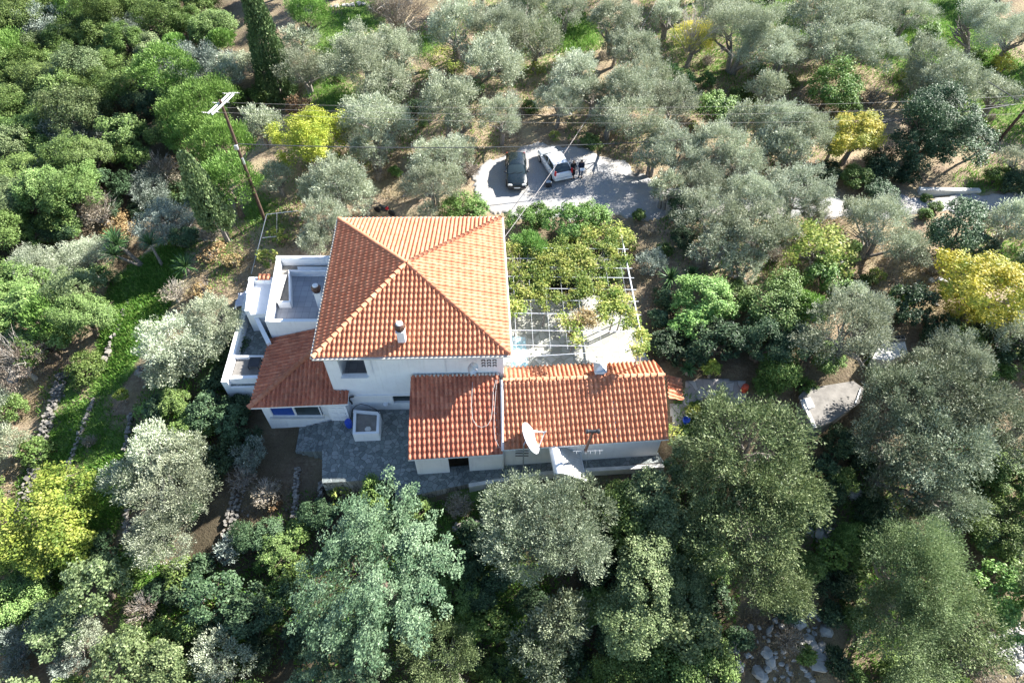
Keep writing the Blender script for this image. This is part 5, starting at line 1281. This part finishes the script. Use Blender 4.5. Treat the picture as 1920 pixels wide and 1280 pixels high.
# motorbike partly hidden behind the roof
g = G(722, 402); t = empty('motorbike', (g.x, g.y, g.z+.02), 1.2, 'dark motorbike with red fairing parked behind the big roof', 'motorbike')
for y in (-.65, .65):
    b = MB(); b.lathe((0,y,.31), [(.22,-.05),(.29,-.05),(.31,0),(.29,.05),(.22,.05),(.22,-.05)], 20, axis=(1,0,0)); w_ = b.build('wheel', 'black', t, True); b = MB(); b.lathe((0,y,.31), [(.001,-.02),(.21,-.02),(.21,.02),(.001,.02)], 10, axis=(1,0,0)); b.build('rim', 'galv', w_)
b = MB(); b.box((0,0,.5), (.28,.6,.35), bev=.08); b.box((0,.1,.78), (.26,.7,.12), bev=.05); b.tube([(0,-.62,.31),(0,-.45,.9)], .04, 6); b.build('body', 'dmetal', t, True)
b = MB(); b.box((0,-.3,.72), (.3,.34,.26), rx=.3, bev=.09); b.build('fairing', 'lampred', t, True)
b = MB(); b.tube([(-.35,-.38,1.0),(0,-.45,.95),(.35,-.38,1.0)], .018, 6); b.build('handlebar', 'black', t, True)

# ---------------------------------------------------------------- trees and shrubs, each where the photograph has it
TL_ = [
# top: olives behind the cypress
('olive',562,78,32,'small silvery olive just right of the tall cypress, upper one'),('olive',570,128,38,'small silvery olive just right of the tall cypress, lower one'),
('pine',578,22,36,'soft green pine crown at the top edge beside the cypress tip'),
('olive',672,108,72,'broad silvery olive with a forked trunk left of the grassy clearing'),('olive',745,92,48,'silvery olive touching the broad one on its right side'),('olive',725,150,48,'+silvery olive touching the broad one on its right side'),
('bare',742,22,56,'bare twiggy almond tree in the grass at the top edge'),('olive',852,48,50,'olive with a dark forked trunk in the bright green clearing at the top'),
('fig',832,122,44,'sparse yellow-green tree between two silvery olives near the top'),
('olive',935,50,66,'large silvery olive at the top centre, biggest of its row'),('olive',925,118,58,'+large silvery olive at the top centre, biggest of its row'),('olive',1002,72,46,'silvery olive right of the large one at top centre'),('olive',985,10,44,'olive cut by the top edge above the large silvery one'),
('olive',705,222,62,'domed olive right of the big yellow-green mulberry'),('olive',700,272,44,'small olive in front of the domed one beside the mulberry'),('olive',658,250,30,'narrow olive squeezed against the mulberry'),
('olive',832,192,62,'domed grey olive above the dark green car, left'),('olive',860,225,34,'low olive tucked under the domed grey one'),('olive',937,218,45,'thin olive above the roof of the dark green car'),
('olive',822,300,48,'olive left of the parking with an open trunk'),('olive',812,345,46,'olive at the left edge of the gravel parking'),('olive',865,280,28,'wispy olive left of the dark green car'),
('dark',778,205,22,'dark shrub in the gap between two domed olives'),
('olive',1060,14,34,'dark-trunked olive over green grass at the top edge'),('olive',1150,35,52,'big olive at the top edge left of the distant pole'),('olive',1192,92,44,'olive under the distant pole'),('olive',1152,88,28,'small pale olive in the shade right of the grass patch'),('olive',1213,135,42,'dark-based olive left of the mimosa'),
('mimosa',1297,70,50,'yellow mimosa-like tree among grey olives near the top'),('olive',1250,30,34,'olive behind the yellow mimosa-like tree'),('olive',1392,55,68,'large olive with crooked black trunks right of the mimosa'),('olive',1440,100,52,'+large olive with crooked black trunks right of the mimosa'),('olive',1350,20,40,'olive at the top edge above the crooked-trunk one'),
('olive',1078,138,56,'olive behind the white car, upper with visible branches'),('olive',1045,190,40,'small olive just behind the white car'),('olive',1110,175,34,'right-hand companion of the branchy olive behind the cars'),
('olive',1180,165,50,'wide olive crossed by the pale service cable'),('olive',1190,232,62,'+wide olive crossed by the pale service cable'),('olive',1262,190,44,'grey-blue olive below the citrus pair'),('olive',1140,215,38,'olive left of the wide cable-crossed one'),
('citrus',1268,148,28,'bright green citrus with a round top below the mimosa'),('citrus',1290,165,16,'yellow-green citrus bush attached to the round one'),('citrus',1325,150,20,'small round citrus shading a bare ring of soil'),
('citrus',1345,202,38,'bright green citrus on ploughed soil above the olives'),('green',1398,178,24,'pale green bush right of the bright citrus'),('olive',1400,222,38,'small olive right of the bright citrus'),
('olive',1265,280,52,'olive over the right end of the gravel parking'),('olive',1345,272,50,'olive under the thick cable right of the parking'),('olive',1225,290,36,'thin olive leaning over the parking edge'),('olive',1390,300,46,'olive between the road and the thick cable'),
('olive',1462,228,48,'grey olive left of the yellow tree'),('olive',1520,245,46,'grey olive touching the yellow tree'),('olive',1445,165,38,'grey olive above the ploughed field'),('olive',1478,280,42,'low grey olive in front of the pair by the yellow tree'),('olive',1440,270,34,'olive gap filler left of the yellow tree row'),
('citrus',1558,165,50,'bright green leafy tree at the ploughed field'),('citrus',1590,205,24,'small green skirt of the leafy tree above the yellow one'),('yellow',1605,252,56,'bright yellow tree below the leafy green one'),('lime',1562,270,30,'yellow-green low bough left of the bright yellow tree'),
('olive',1545,28,56,'olive at the top edge above the ploughed field'),('olive',1615,25,48,'olive at the top edge left of the pale twin trunks'),('olive',1570,88,50,'olive with reddish branches above the ploughed field'),('olive',1640,95,52,'+olive with reddish branches above the ploughed field'),('olive',1468,88,44,'olive at the left of the ploughed field'),
('dark',1755,225,80,'big dark blue-green broad tree left of the right pole'),('dark',1795,270,58,'+big dark blue-green broad tree left of the right pole'),('dark',1720,275,50,'+big dark blue-green broad tree left of the right pole'),
('olive',1742,115,50,'olive beneath the slanting wire at the upper right'),('olive',1790,150,52,'olive directly above the big dark tree'),('olive',1735,150,38,'small olive above the dark tree, left'),('olive',1850,45,66,'large olive at the top right corner'),('olive',1905,60,46,'olive cut by the right edge near the top'),('olive',1705,20,38,'olive at the top edge over bright grass'),('olive',1868,175,38,'olive behind the pale top of the right pole'),
('yels',1880,122,24,'slender yellow bush at the upper right'),('vines',1690,85,14,'small dark-leaved bush right of the ploughed field'),('olive',1908,300,30,'olive cut by the right edge below the pole'),('green',1870,330,26,'green shrub beside the road wall'),('darks',1905,340,30,'grey-green shrub at the right edge above the road'),('darks',1700,330,26,'dark shrub under the big dark tree'),('darks',1650,320,30,'dark bush in shadow below the yellow tree'),('green',1755,390,14,'tiny bright weed clump by the road wall'),('green',1735,372,10,'small weed tuft beside the left end of the road wall'),
# below the road
('olive',1250,348,40,'olive at the mouth of the parking by the road'),('olive',1322,340,46,'olive hiding the road, first from the parking'),('olive',1335,400,52,'olive below the road, first of the front row'),('olive',1345,460,44,'pale olive below the front row of road olives'),('olive',1420,368,50,'olive hiding the road, second from the parking'),('olive',1430,432,56,'olive below the road, second of the front row'),('olive',1500,358,52,'olive hiding the road, third from the parking'),('olive',1398,490,36,'wispy olive low in the bare ground by the yucca'),('olive',1525,395,30,'olive tip beside the lit road gap'),
('darks',1285,395,34,'dark upright shrub left of the road olives'),('darks',1280,448,30,'+dark upright shrub left of the road olives'),
('olive',1655,425,62,'lone olive on bare tan soil below the road'),('olive',1710,465,40,'+lone olive on bare tan soil below the road'),('olive',1605,400,34,'+lone olive on bare tan soil below the road'),
('fig',1545,470,64,'pale yellow-green leafy tree right of the road olives'),('citrus',1550,525,44,'green lower skirt of the pale leafy tree'),
('dark',1800,435,62,'dark round carob below the road wall'),('dark',1840,465,34,'+dark round carob below the road wall'),('olive',1895,418,46,'olive right of the round carob, cut by the edge'),
('yellow',1845,545,78,'large orange-yellow tree at the right edge'),('yellow',1800,570,38,'+large orange-yellow tree at the right edge'),('dark',1702,575,46,'dark green bush left of the orange-yellow tree'),('citrus',1690,560,24,'+dark green bush left of the orange-yellow tree'),('olive',1900,620,46,'olive under the orange-yellow tree at the edge'),('green',1880,690,22,'green weeds at the right edge below the yellow tree'),
('olive',1590,620,74,'grey olive with a leaning trunk right of the round green tree'),('olive',1640,590,40,'+grey olive with a leaning trunk right of the round green tree'),('olive',1600,560,34,'+grey olive with a leaning trunk right of the round green tree'),
('bush',1460,585,72,'large rounded two-tone green tree behind the garden path'),('pine',1510,580,44,'bright green right side of the rounded garden tree'),('dark',1430,640,56,'dark green tree in shade above the garden path'),('dark',1490,640,44,'dark shaded tree left of the leaning olive'),
('citrus',1325,555,56,'bright green orange tree beside the yuccas'),('citrus',1295,600,40,'+bright green orange tree beside the yuccas'),('dark',1345,640,44,'dark shrub in shade behind the garden path'),
('green',1462,700,48,'bright green shrub at the end of the garden path'),('green',1435,720,30,'+bright green shrub at the end of the garden path'),('green',1510,725,22,'shrub beside the corner of the concrete hut'),
('lime',1335,690,20,'yellow-green shrub with a bare pale branch on the path edge'),
('darks',1235,600,24,'dark shrub in shade at the pergola corner'),('darks',1260,650,30,'dark low shrub right of the patio'),('darks',1300,665,28,'dark low shrub above the garden path'),('darks',1250,560,26,'shaded shrub under the orange tree'),
('grey',1222,495,30,'feathery grey-green bush at the far right of the pergola'),
('olive',1790,680,60,'olive right of the pale cistern'),('bush',1800,640,38,'green bush above the large right-hand olive'),
# behind and above pergola
('citrus',975,415,32,'yellow-green bush at the house corner behind the pergola'),('green',1010,408,32,'thick green bush behind the pergola, second from the house'),('citrus',1060,420,42,'citrus tree in the middle of the hedge below the parking'),('green',1110,410,36,'green hedge bush below the parking edge, right'),('citrus',1128,402,18,'upright bright green shoot at the right end of the hedge'),('vines',1150,445,36,'yellowing bush with orange leaves behind the pergola'),('vines',1095,445,34,'yellow-green bush behind the pergola rods, middle'),('pine',995,465,38,'fine blue-green shrub beside the house eaves and pergola'),('vines',1040,470,28,'yellowing vine bush above the first pergola rods'),('vines',1178,455,18,'small orange-tinted bush at the pergola end'),
('green',858,388,34,'green shrub below the dark car behind the roof'),('green',895,395,24,'small green shrub at the parking edge behind the roof'),('olive',800,395,22,'grey olive sprig above the roof edge') ,
# left of the house
('olive',640,345,52,'olive above the left roof corner with a pale slab beneath'),('olive',590,355,34,'small olive right of the mulberry foot'),('olive',612,410,46,'pale olive just behind the left roof corner'),('olive',590,455,34,'pale olive touching the terrace wall'),('olive',680,370,36,'olive over bare soil behind the roof'),
('mulberry',572,265,70,'bright yellow-green mulberry right of the left pole'),('mulberry',618,250,38,'+bright yellow-green mulberry right of the left pole'),('rust',560,205,28,'orange-brown treetop behind the mulberry'),
('olive',490,235,36,'small olive between the pole and the mulberry'),('bush',473,186,30,'round dark green ball bush by the pole crossarms'),('olive',520,330,30,'shaded olive under the mulberry'),
('pine',375,205,62,'fresh green pine behind the crossarms, upper'),('pine',415,265,60,'fresh green pine in the middle behind the pole'),('pine',425,335,58,'fresh green pine, lowest, left of the pole'),('pine',355,255,42,'shaded left flank of the fresh green pines'),
('olive',430,135,34,'blue-grey olive left of the tall cypress'),('olive',470,120,26,'small blue-grey olive against the cypress'),
('drys',300,320,32,'bare pinkish shrub left of the leaning cypress'),('grey',280,350,44,'grey shrub in half shade left of the leaning cypress'),('grey',310,420,48,'grey shaded shrub below the leaning cypress'),
('drys',185,400,38,'brown-tinged shrub at the edge of the deep shadow'),('rust',225,430,40,'brown shaded shrub above the yuccas'),('olive',160,480,40,'silvery olive left of the yuccas, right one'),('olive',110,500,42,'silvery olive left of the yuccas, left one'),('olive',60,500,46,'silvery olive near the left edge, middle height'),
('rust',400,475,22,'russet shrub right of the grass strip'),('rust',435,490,20,'yellowing vine shrub by the terrace path'),('vines',520,440,22,'yellow vine shrub on the trellis'),('vines',500,485,24,'yellow leafy bush at the terrace corner'),('rust',375,545,24,'russet bush above the big olive by the patio'),('drys',330,550,24,'dry grassy bush on the bright grass strip'),('drys',395,440,22,'dry brown bush at the foot of the leaning cypress'),
('olive',400,600,52,'big silvery olive beside the patio wall'),('olive',330,640,62,'+big silvery olive beside the patio wall'),('olive',310,690,46,'+big silvery olive beside the patio wall'),('olive',375,660,46,'+big silvery olive beside the patio wall'),
('bush',160,690,38,'round green shrub left of the bright grass strip'),('bare',35,675,48,'bare pale-branched tree at the left edge'),('bush',20,765,34,'green shrub at the left edge below the bare tree'),('olive',8,830,34,'pale olive cut by the left edge'),
('lime',228,740,14,'small yellow-green upright bush on the shaded grass'),('green',272,770,18,'small leafy bush in the shade of the wall'),('green',265,840,16,'leafy shoot beside the lower olive'),('drys',168,828,14,'dry weed bush on the shaded grass strip'),
('olive',285,840,44,'silvery many-lobed olive in the lower left'),('olive',235,895,42,'+silvery many-lobed olive in the lower left'),('olive',330,925,58,'+silvery many-lobed olive in the lower left'),('olive',300,1010,58,'+silvery many-lobed olive in the lower left'),('olive',345,855,44,'shaded olive behind the lower left olive'),
('dark',430,785,38,'dark shrub in shade below the patio wall'),('darks',400,720,26,'dark bush at the foot of the patio wall'),
('grey',468,855,34,'grey mounded shrub in the shade of the wing'),('drys',455,900,26,'sunlit pale dry shrub on the stone wall'),('drys',500,925,26,'sunlit straw-coloured shrub right of the stone wall'),('grey',432,1030,28,'silver-grey shrub on the pale terrace wall'),('green',490,1060,16,'small green weed bush in the dry bed'),('rust',515,940,16,'reddish dry plant in the dry bed'),
('lime',85,960,76,'bright yellow tree in the lower left corner'),('lime',45,1030,60,'+bright yellow tree in the lower left corner'),('lime',120,1030,50,'+bright yellow tree in the lower left corner'),
('oak',180,1095,56,'olive-green rusty oak right of the yellow tree'),('oak',110,1180,50,'rusty oak at the lower left, second'),('olive',160,1190,36,'grey olive in the lower left below the oak'),('bush',20,1130,62,'green tree at the left edge below the yellow tree'),('grey',40,1200,38,'blue-grey shrub near the bottom left corner'),('grey',30,1250,30,'blue-grey shrub at the bottom left corner'),
('drys',270,1140,30,'dry pale bush in the lower left clearing'),('grey',130,1240,36,'grey-green shrub at the bottom left'),('oak',230,1240,60,'green oak at the bottom edge left'),('oak',300,1265,50,'green oak at the bottom edge, next to the dark hollow'),('olive',410,1240,46,'grey shaded olive at the bottom edge'),('bush',250,1170,28,'small green bush by the dry clearing'),
('dark',400,1120,50,'dark shaded tree left of the pale conifer'),('dark',470,1150,50,'dark shaded tree at the foot of the pale conifer'),
# bottom middle
('juniper',705,1070,152,'huge pale blue-green conifer below the terrace'),('juniper',640,1255,100,'second pale conifer at the bottom edge'),('greyt',830,1235,72,'grey-green tree at the bottom edge right of the conifers'),
('green',700,940,46,'fluffy bright green bush above the pale conifer'),('vines',640,925,24,'small yellowish shrub at the terrace edge'),('green',625,910,16,'spiky green plant at the terrace corner'),('bush',790,955,24,'low green bush below the side path'),('drys',860,950,24,'dry grey bush in the strip below the path'),('bush',930,935,26,'green bush in the strip below the path'),('green',880,1180,34,'small yellow-green bush in the dark gap at the bottom'),
('olive',985,962,68,'very large olive in front of the outbuilding'),('olive',1090,948,56,'+very large olive in front of the outbuilding'),('olive',965,1020,70,'+very large olive in front of the outbuilding'),('olive',1070,1020,80,'+very large olive in front of the outbuilding'),('olive',1020,975,70,'+very large olive in front of the outbuilding'),
('olive',1055,1160,56,'round pale olive near the bottom edge left of the green oaks'),('olive',1015,1220,56,'+round pale olive near the bottom edge left of the green oaks'),
('bush',1170,938,48,'yellow-green oak right of the large front olive'),('oak',1222,940,50,'green oak below the shed corner'),('bush',1180,985,56,'mixed green bush between the front olives and oaks'),('oak',1260,985,46,'shaded small oak with one lit crown'),
('oak',1210,1080,76,'broad greyish oak in the lower middle of the slope'),('oak',1280,1100,62,'+broad greyish oak in the lower middle of the slope'),('oak',1190,1160,70,'+broad greyish oak in the lower middle of the slope'),('oak',1290,1180,60,'+broad greyish oak in the lower middle of the slope'),
('bush',1180,1250,66,'green bush mass at the bottom edge, centre'),('bush',1300,1250,76,'fresh green bush mass at the bottom edge'),('bush',1110,1265,30,'small green bush at the bottom edge in shade'),
('greyt',1400,830,92,'immense grey-green tree below the right end of the shed'),('greyt',1335,890,70,'+immense grey-green tree below the right end of the shed'),('greyt',1450,920,92,'+immense grey-green tree below the right end of the shed'),('greyt',1400,1000,90,'+immense grey-green tree below the right end of the shed'),('greyt',1440,1090,86,'+immense grey-green tree below the right end of the shed'),('oak',1290,870,40,'brownish oak touching the right end of the shed path'),
('vines',1300,770,18,'leafy shrub with pale tips near the blue pot'),('green',1325,775,20,'small green plant beside the leafy shrub at the pot'),('vines',1268,815,20,'yellow-green weed bush at the shed corner'),('green',1290,815,14,'green weeds right of the shed corner'),
# bottom right
('olive',1690,745,78,'large olive immediately right of the concrete hut roof'),('olive',1770,740,80,'+large olive immediately right of the concrete hut roof'),('olive',1860,790,76,'+large olive immediately right of the concrete hut roof'),('olive',1690,840,78,'large olive below the concrete hut roof'),('olive',1770,850,88,'+large olive below the concrete hut roof'),('olive',1690,925,56,'+large olive below the concrete hut roof'),('olive',1770,940,72,'+large olive below the concrete hut roof'),
('bush',1890,890,62,'green tree at the right edge below the large olives'),('bush',1880,985,56,'green tree at the right edge, lower'),('dark',1900,660,38,'dark shrub in shade at the right edge'),
('greyt',1720,1080,112,'large domed grey-green tree at the lower right'),('greyt',1700,1180,110,'+large domed grey-green tree at the lower right'),('greyt',1790,1150,86,'+large domed grey-green tree at the lower right'),
('citrus',1870,1105,52,'vivid green rounded tree at the lower right'),('citrus',1885,1165,40,'+vivid green rounded tree at the lower right'),
('green',1595,1010,34,'light green bush above the domed tree'),('citrus',1560,1042,30,'vivid green bush left of the domed tree'),
('drys',1480,1200,28,'dry grassy bush among rocks at the bottom'),('green',1510,1230,24,'green bush among rocks at the bottom'),('bush',1700,1265,52,'green bush at the bottom edge right'),('drys',1830,1250,40,'dry grey bush at the bottom right'),('bush',1600,1270,24,'dark green bush at the bottom edge in shade'),
]
TL_.sort(key=lambda a: a[4][0] == '+')
for a in TL_: tree(a[0], a[1], a[2], a[3], a[4], squash=.85 if a[0] == 'juniper' else 1.0, hk=1.35 if ('very large olive' in a[4] or 'large olive' in a[4] and a[2] > 650) else 1.0)
BT = [(-20,1330,60),(90,1330,55),(200,1340,60),(330,1340,60),(450,1330,60),(560,1350,60),(740,1350,70),(900,1330,50),(1020,1330,60),(1130,1350,60),(1240,1350,60),(1350,1330,60),(1650,1340,60),(1800,1330,60),(1940,1310,50),(1960,1100,60),(1970,900,60),(1960,760,50),(1960,500,60),(-30,940,50),(-30,760,40),(-85,60,50),(-90,160,50),(-85,260,50),(-90,360,50),(-85,460,50),(-90,560,50),(-85,680,55),(-90,850,55),(-100,1000,60),(-90,1150,60),(620,-55,45),(760,-60,50),(900,-55,50),(1040,-60,50),(1180,-55,50),(1320,-60,50),(1460,-55,50),(1600,-60,50),(1750,-55,50),(1900,-60,50),(1990,60,50),(1990,170,50),(2000,300,50),(1990,420,50),(2000,620,50)]  # crowns added around the frame, the bottom row to cast shadows into view
for i, (x, y, r) in enumerate(BT): tree(('oak', 'maquis', 'olive')[i%3], x, y, r, 'tree crown just cut off by the frame edge, only its leafy rim in view', 'crowns added around the frame edge')
cypress(532, 200, 452, -30, 1.75, 'tall narrow dark cypress rising past the top edge', seed=3)
cypress(428, 452, 348, 292, 1.25, 'leaning pale cypress with a twisted bare trunk left of the pole', seed=4, base=.22, mat='oak', lean=(-.5, 0), n=16000)
yucca(247, 458, 46, 'large yucca with several heads above the bright grass', 3, 2.2, 2); yucca(282, 458, 34, 'single-headed yucca right of the large one', 1, 2.2, 3); yucca(348, 500, 36, 'low yucca on the green grass strip', 1, .7, 4)
yucca(1257, 522, 32, 'bright green yucca right of the pergola, left one', 1, 1.2, 5); yucca(1296, 515, 24, 'bright green yucca right of the pergola, right one', 1, 1.2, 6); yucca(628, 905, 16, 'small spiky plant on the terrace corner', 1, .5, 7); yucca(1290, 692, 24, 'dark strap-leaved plant beside the garden path', 1, .5, 8)
# the dense wood on the left: every crown its own tree
ORD = ['first','second','third','fourth','fifth','sixth','seventh','eighth','ninth','tenth','eleventh','twelfth','thirteenth','fourteenth','fifteenth','sixteenth']
rw = random.Random(21)
ROWS = [(-62,-30,560,54),(-22,-25,540,52),(15,-20,520,50),(50,0,440,50),(86,-25,440,50),(122,5,430,50),(160,-20,360,50),(200,5,330,48),(240,-20,320,48),(282,-10,260,46),(325,0,240,46),(370,-20,150,46),(418,-5,100,46),(540,-10,170,48),(585,0,185,48),(632,-20,110,50)]
for ri, (py, xa, xb, st) in enumerate(ROWS):
    n = max(1, int((xb-xa)/st))
    for k in range(n+1):
        px = xa+k*st+rw.uniform(-13, 13); y = py+rw.uniform(-13, 13); r = rw.uniform(29, 54)
        if abs(px-(456+y*.39)) < 62: continue
        if 440 < px < 520 and y > 60: continue
        gl_ = 285-(y-190)*.42
        if 175 < y < 440 and abs(px-gl_) < 34: continue
        u = rw.random(); kd = 'maquis' if u < .6 else 'oak' if u < .76 else 'pine' if u < .84 else 'grey' if u < .92 else 'bush'
        nmv = {'maquis': 'green evergreen tree', 'oak': 'olive-green oak', 'pine': 'fresh green pine', 'grey': 'grey-green shrub', 'bush': 'dark green bushy tree'}[kd]
        tree(kd, px, y, r, f'{nmv} in dense wood, {ORD[k]} from left in {ORD[ri]} row from top', 'trees of the dense left wood')
# low dark undergrowth, added to deepen the shade between the big crowns
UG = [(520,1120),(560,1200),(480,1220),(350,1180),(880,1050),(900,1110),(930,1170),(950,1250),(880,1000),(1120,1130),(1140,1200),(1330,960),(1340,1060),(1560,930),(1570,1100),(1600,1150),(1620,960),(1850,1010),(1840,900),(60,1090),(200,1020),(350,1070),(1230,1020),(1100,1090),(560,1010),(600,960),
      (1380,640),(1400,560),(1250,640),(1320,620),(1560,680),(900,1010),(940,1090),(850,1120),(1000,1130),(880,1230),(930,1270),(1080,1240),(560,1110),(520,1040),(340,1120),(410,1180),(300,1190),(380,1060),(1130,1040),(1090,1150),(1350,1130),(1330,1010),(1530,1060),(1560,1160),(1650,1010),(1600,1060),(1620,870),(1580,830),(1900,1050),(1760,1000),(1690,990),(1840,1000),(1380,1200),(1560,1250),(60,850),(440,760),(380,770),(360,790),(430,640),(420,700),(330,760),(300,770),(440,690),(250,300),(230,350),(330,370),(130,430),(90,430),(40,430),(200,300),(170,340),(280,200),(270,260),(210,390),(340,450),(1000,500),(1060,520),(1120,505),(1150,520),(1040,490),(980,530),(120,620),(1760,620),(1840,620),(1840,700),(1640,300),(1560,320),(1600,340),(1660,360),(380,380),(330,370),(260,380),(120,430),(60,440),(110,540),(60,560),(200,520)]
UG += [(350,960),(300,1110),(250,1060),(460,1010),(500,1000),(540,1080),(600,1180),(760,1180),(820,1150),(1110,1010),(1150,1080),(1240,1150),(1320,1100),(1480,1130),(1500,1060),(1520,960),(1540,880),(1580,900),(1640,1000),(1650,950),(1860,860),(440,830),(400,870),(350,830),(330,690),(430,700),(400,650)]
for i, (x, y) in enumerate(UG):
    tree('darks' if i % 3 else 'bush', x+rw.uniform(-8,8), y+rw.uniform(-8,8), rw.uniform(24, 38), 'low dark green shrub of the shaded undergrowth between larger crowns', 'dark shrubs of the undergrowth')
GU = [(780,330),(740,320),(900,160),(960,180),(1010,130),(1130,110),(1000,200),(1110,270),(1200,320),(1300,240),(1330,120),(1420,130),(1480,160),(1640,180),(1690,150),(1650,60),(1750,60),(1820,100),(1860,220),(1560,320),(1480,320),(1400,340),(1300,300),(1380,420),(1470,410),(1460,480),(1610,470),(1620,520),(1580,540),(1650,520),(1760,500),(1740,400),(660,320),(700,330),(620,300),(760,170),(640,150),(800,230),(880,320),(1040,250),(1225,430),(1190,400),(1240,470),(1310,500)]
for i, (x, y) in enumerate(GU):
    kd = ('drys', 'green', 'bush', 'drys', 'vines')[i % 5]
    tree(kd, x+rw.uniform(-9,9), y+rw.uniform(-6,6), rw.uniform(9, 20), 'small low plant on the earth between the olives', 'small plants scattered through the olive grove')
# ---------------------------------------------------------------- ground cover
rs = np.random.default_rng(8)
def tufts(name, n, regions, L, Wd, mat, seed, kind='stuff'):
    rg = np.random.default_rng(seed); C = []
    for px, py, r, wgt in regions:
        g = G(px, py); R = r*depth(g.x, g.y, g.z)/F; m = int(n*wgt)
        a = rg.uniform(0, 6.28, m); q = np.sqrt(rg.uniform(0, 1, m))*R; C.append(np.stack([g.x+np.cos(a)*q, g.y+np.sin(a)*q*1.3], 1))
    C = np.vstack(C)
    # keep off the paving, the parking and the house
    keep = ~inpoly(C[:,0], C[:,1], [tuple(p) for p in park]) & ~inpoly(C[:,0], C[:,1], [tuple(p) for p in road])
    keep &= ~((C[:,0] > -12.5) & (C[:,0] < 10) & (C[:,1] > 18.2) & (C[:,1] < 36.5)) & ~((C[:,0] > -19) & (C[:,0] < -12) & (C[:,1] > 22.5) & (C[:,1] < 35.5))
    C = C[keep]; m = len(C); Z = Tz(C[:,0], C[:,1]); sz = rg.uniform(.5, 1.4, m)
    A = norm(np.stack([rg.normal(0, .5, m), rg.normal(0, .5, m), np.ones(m)], 1)); B = norm(np.cross(A, rg.normal(0, 1, (m, 3))))
    P0 = np.stack([C[:,0], C[:,1], Z+L*sz*.35], 1)
    o = link(name, leaves(name, mat, P0, A, B, L*sz, Wd*sz, np.clip(rg.normal(.5, .2, m), 0, 1))); tag(o, kind=kind); return o
tufts('grass', 900, [(x, y, r, s*(r/40)**2) for x, y, r, s in GREENS], .3, .06, 'grassblade', 1)
DRY = [(1640,480,120),(1560,180,80),(1640,150,70),(900,260,80),(1130,290,70),(770,330,60),(720,260,60),(1340,170,60),(500,980,60),(1650,700,50),(1470,1200,80),(350,1150,60),(620,330,60),(1250,260,60),(1500,430,80),(420,500,60),(1000,200,60),(1780,560,80),(560,420,50),(60,720,60),(60,900,60),(1480,500,60),(900,960,60),(1400,200,60),(1880,450,50)]
tufts('dry_grass', 1500, [(x, y, r, (r/60)**2) for x, y, r in DRY], .2, .05, 'drygrass', 2)
def stones(name, n, regions, smin, smax, mat, seed, kind='stuff', label=None, group=None):
    rd = random.Random(seed); b = MB()
    for px, py, r in regions:
        g = G(px, py); R = r*depth(g.x, g.y, g.z)/F
        for _ in range(n):
            a = rd.uniform(0, 6.28); q = math.sqrt(rd.random())*R; x, y = g.x+math.cos(a)*q, g.y+math.sin(a)*q*1.2
            if -19 < x < 10 and 18.4 < y < 37: continue
            rock(b, rd, (x, y, tz(x, y)), rd.uniform(smin, smax)*(1 if rd.random() < .8 else 1.8))
    o = b.build(name, mat); return tag(o, kind=kind)
PH = (1+5**.5)/2; ICO = [Vector(v).normalized() for v in ((-1,PH,0),(1,PH,0),(-1,-PH,0),(1,-PH,0),(0,-1,PH),(0,1,PH),(0,-1,-PH),(0,1,-PH),(PH,0,-1),(PH,0,1),(-PH,0,-1),(-PH,0,1))]
ICF = [(0,11,5),(0,5,1),(0,1,7),(0,7,10),(0,10,11),(1,5,9),(5,11,4),(11,10,2),(10,7,6),(7,1,8),(3,9,4),(3,4,2),(3,2,6),(3,6,8),(3,8,9),(4,9,5),(2,4,11),(6,2,10),(8,6,7),(9,8,1)]
def rock(b, rd, c, s):
    ex, ey, ez = s*rd.uniform(.7,1.4), s*rd.uniform(.6,1.1), s*rd.uniform(.35,.75); R = Matrix.Rotation(rd.uniform(0,6.28), 3, 'Z')
    b.add([R @ Vector((v.x*ex*rd.uniform(.75,1.2), v.y*ey*rd.uniform(.75,1.2), v.z*ez*rd.uniform(.75,1.2)))+Vector(c) for v in ICO], ICF)
stones('loose_stones', 16, [(x, y, r) for x, y, r in DRY]+[(200,150,200),(80,800,90),(120,1180,90)], .04, .11, 'stone', 5)
stones('limestone_rubble', 45, [(1420,1240,60),(1500,1180,50),(1480,1260,50),(1895,1220,45),(1540,1000,26),(1600,920,14)], .06, .24, 'rockw', 6)
stones('pebble_heap', 260, [(1908,1215,30)], .07, .14, 'rockw', 9)
for i, (x, y, s, lb) in enumerate([(1535,1235,.75,'tall pale limestone boulder at the bottom edge among dry bushes'),(1372,1195,.5,'flat pale boulder at the edge of the fresh green bush mass'),(1535,998,.55,'pale boulder in the gap right of the immense tree'),(1520,1210,.5,'pale boulder in bluish shade at the bottom'),(1545,1180,.45,'smaller shaded boulder above the tall pale one'),(1420,1262,.5,'wide pale boulder near the bottom edge'),(1600,925,.5,'grey boulder in deep shade below the hut'),(25,712,.6,'pale boulder under the bare tree'),(48,700,.5,'second pale boulder under the bare tree'),(375,1118,.35,'small pale stone in the lower-left clearing'),(1066,213,.3,'white stone beneath the olive behind the white car'),(1580,495,.3,'pale bluish stone at the foot of the pale leafy tree')]):
    rd = random.Random(i+40); b = MB(); g = G(x, y); rock(b, rd, (g.x, g.y, g.z+.1), s); rock(b, rd, (g.x+s*.6, g.y-.2, g.z), s*.6); simple(b, 'boulder', 'rockw', lb, 'boulder')
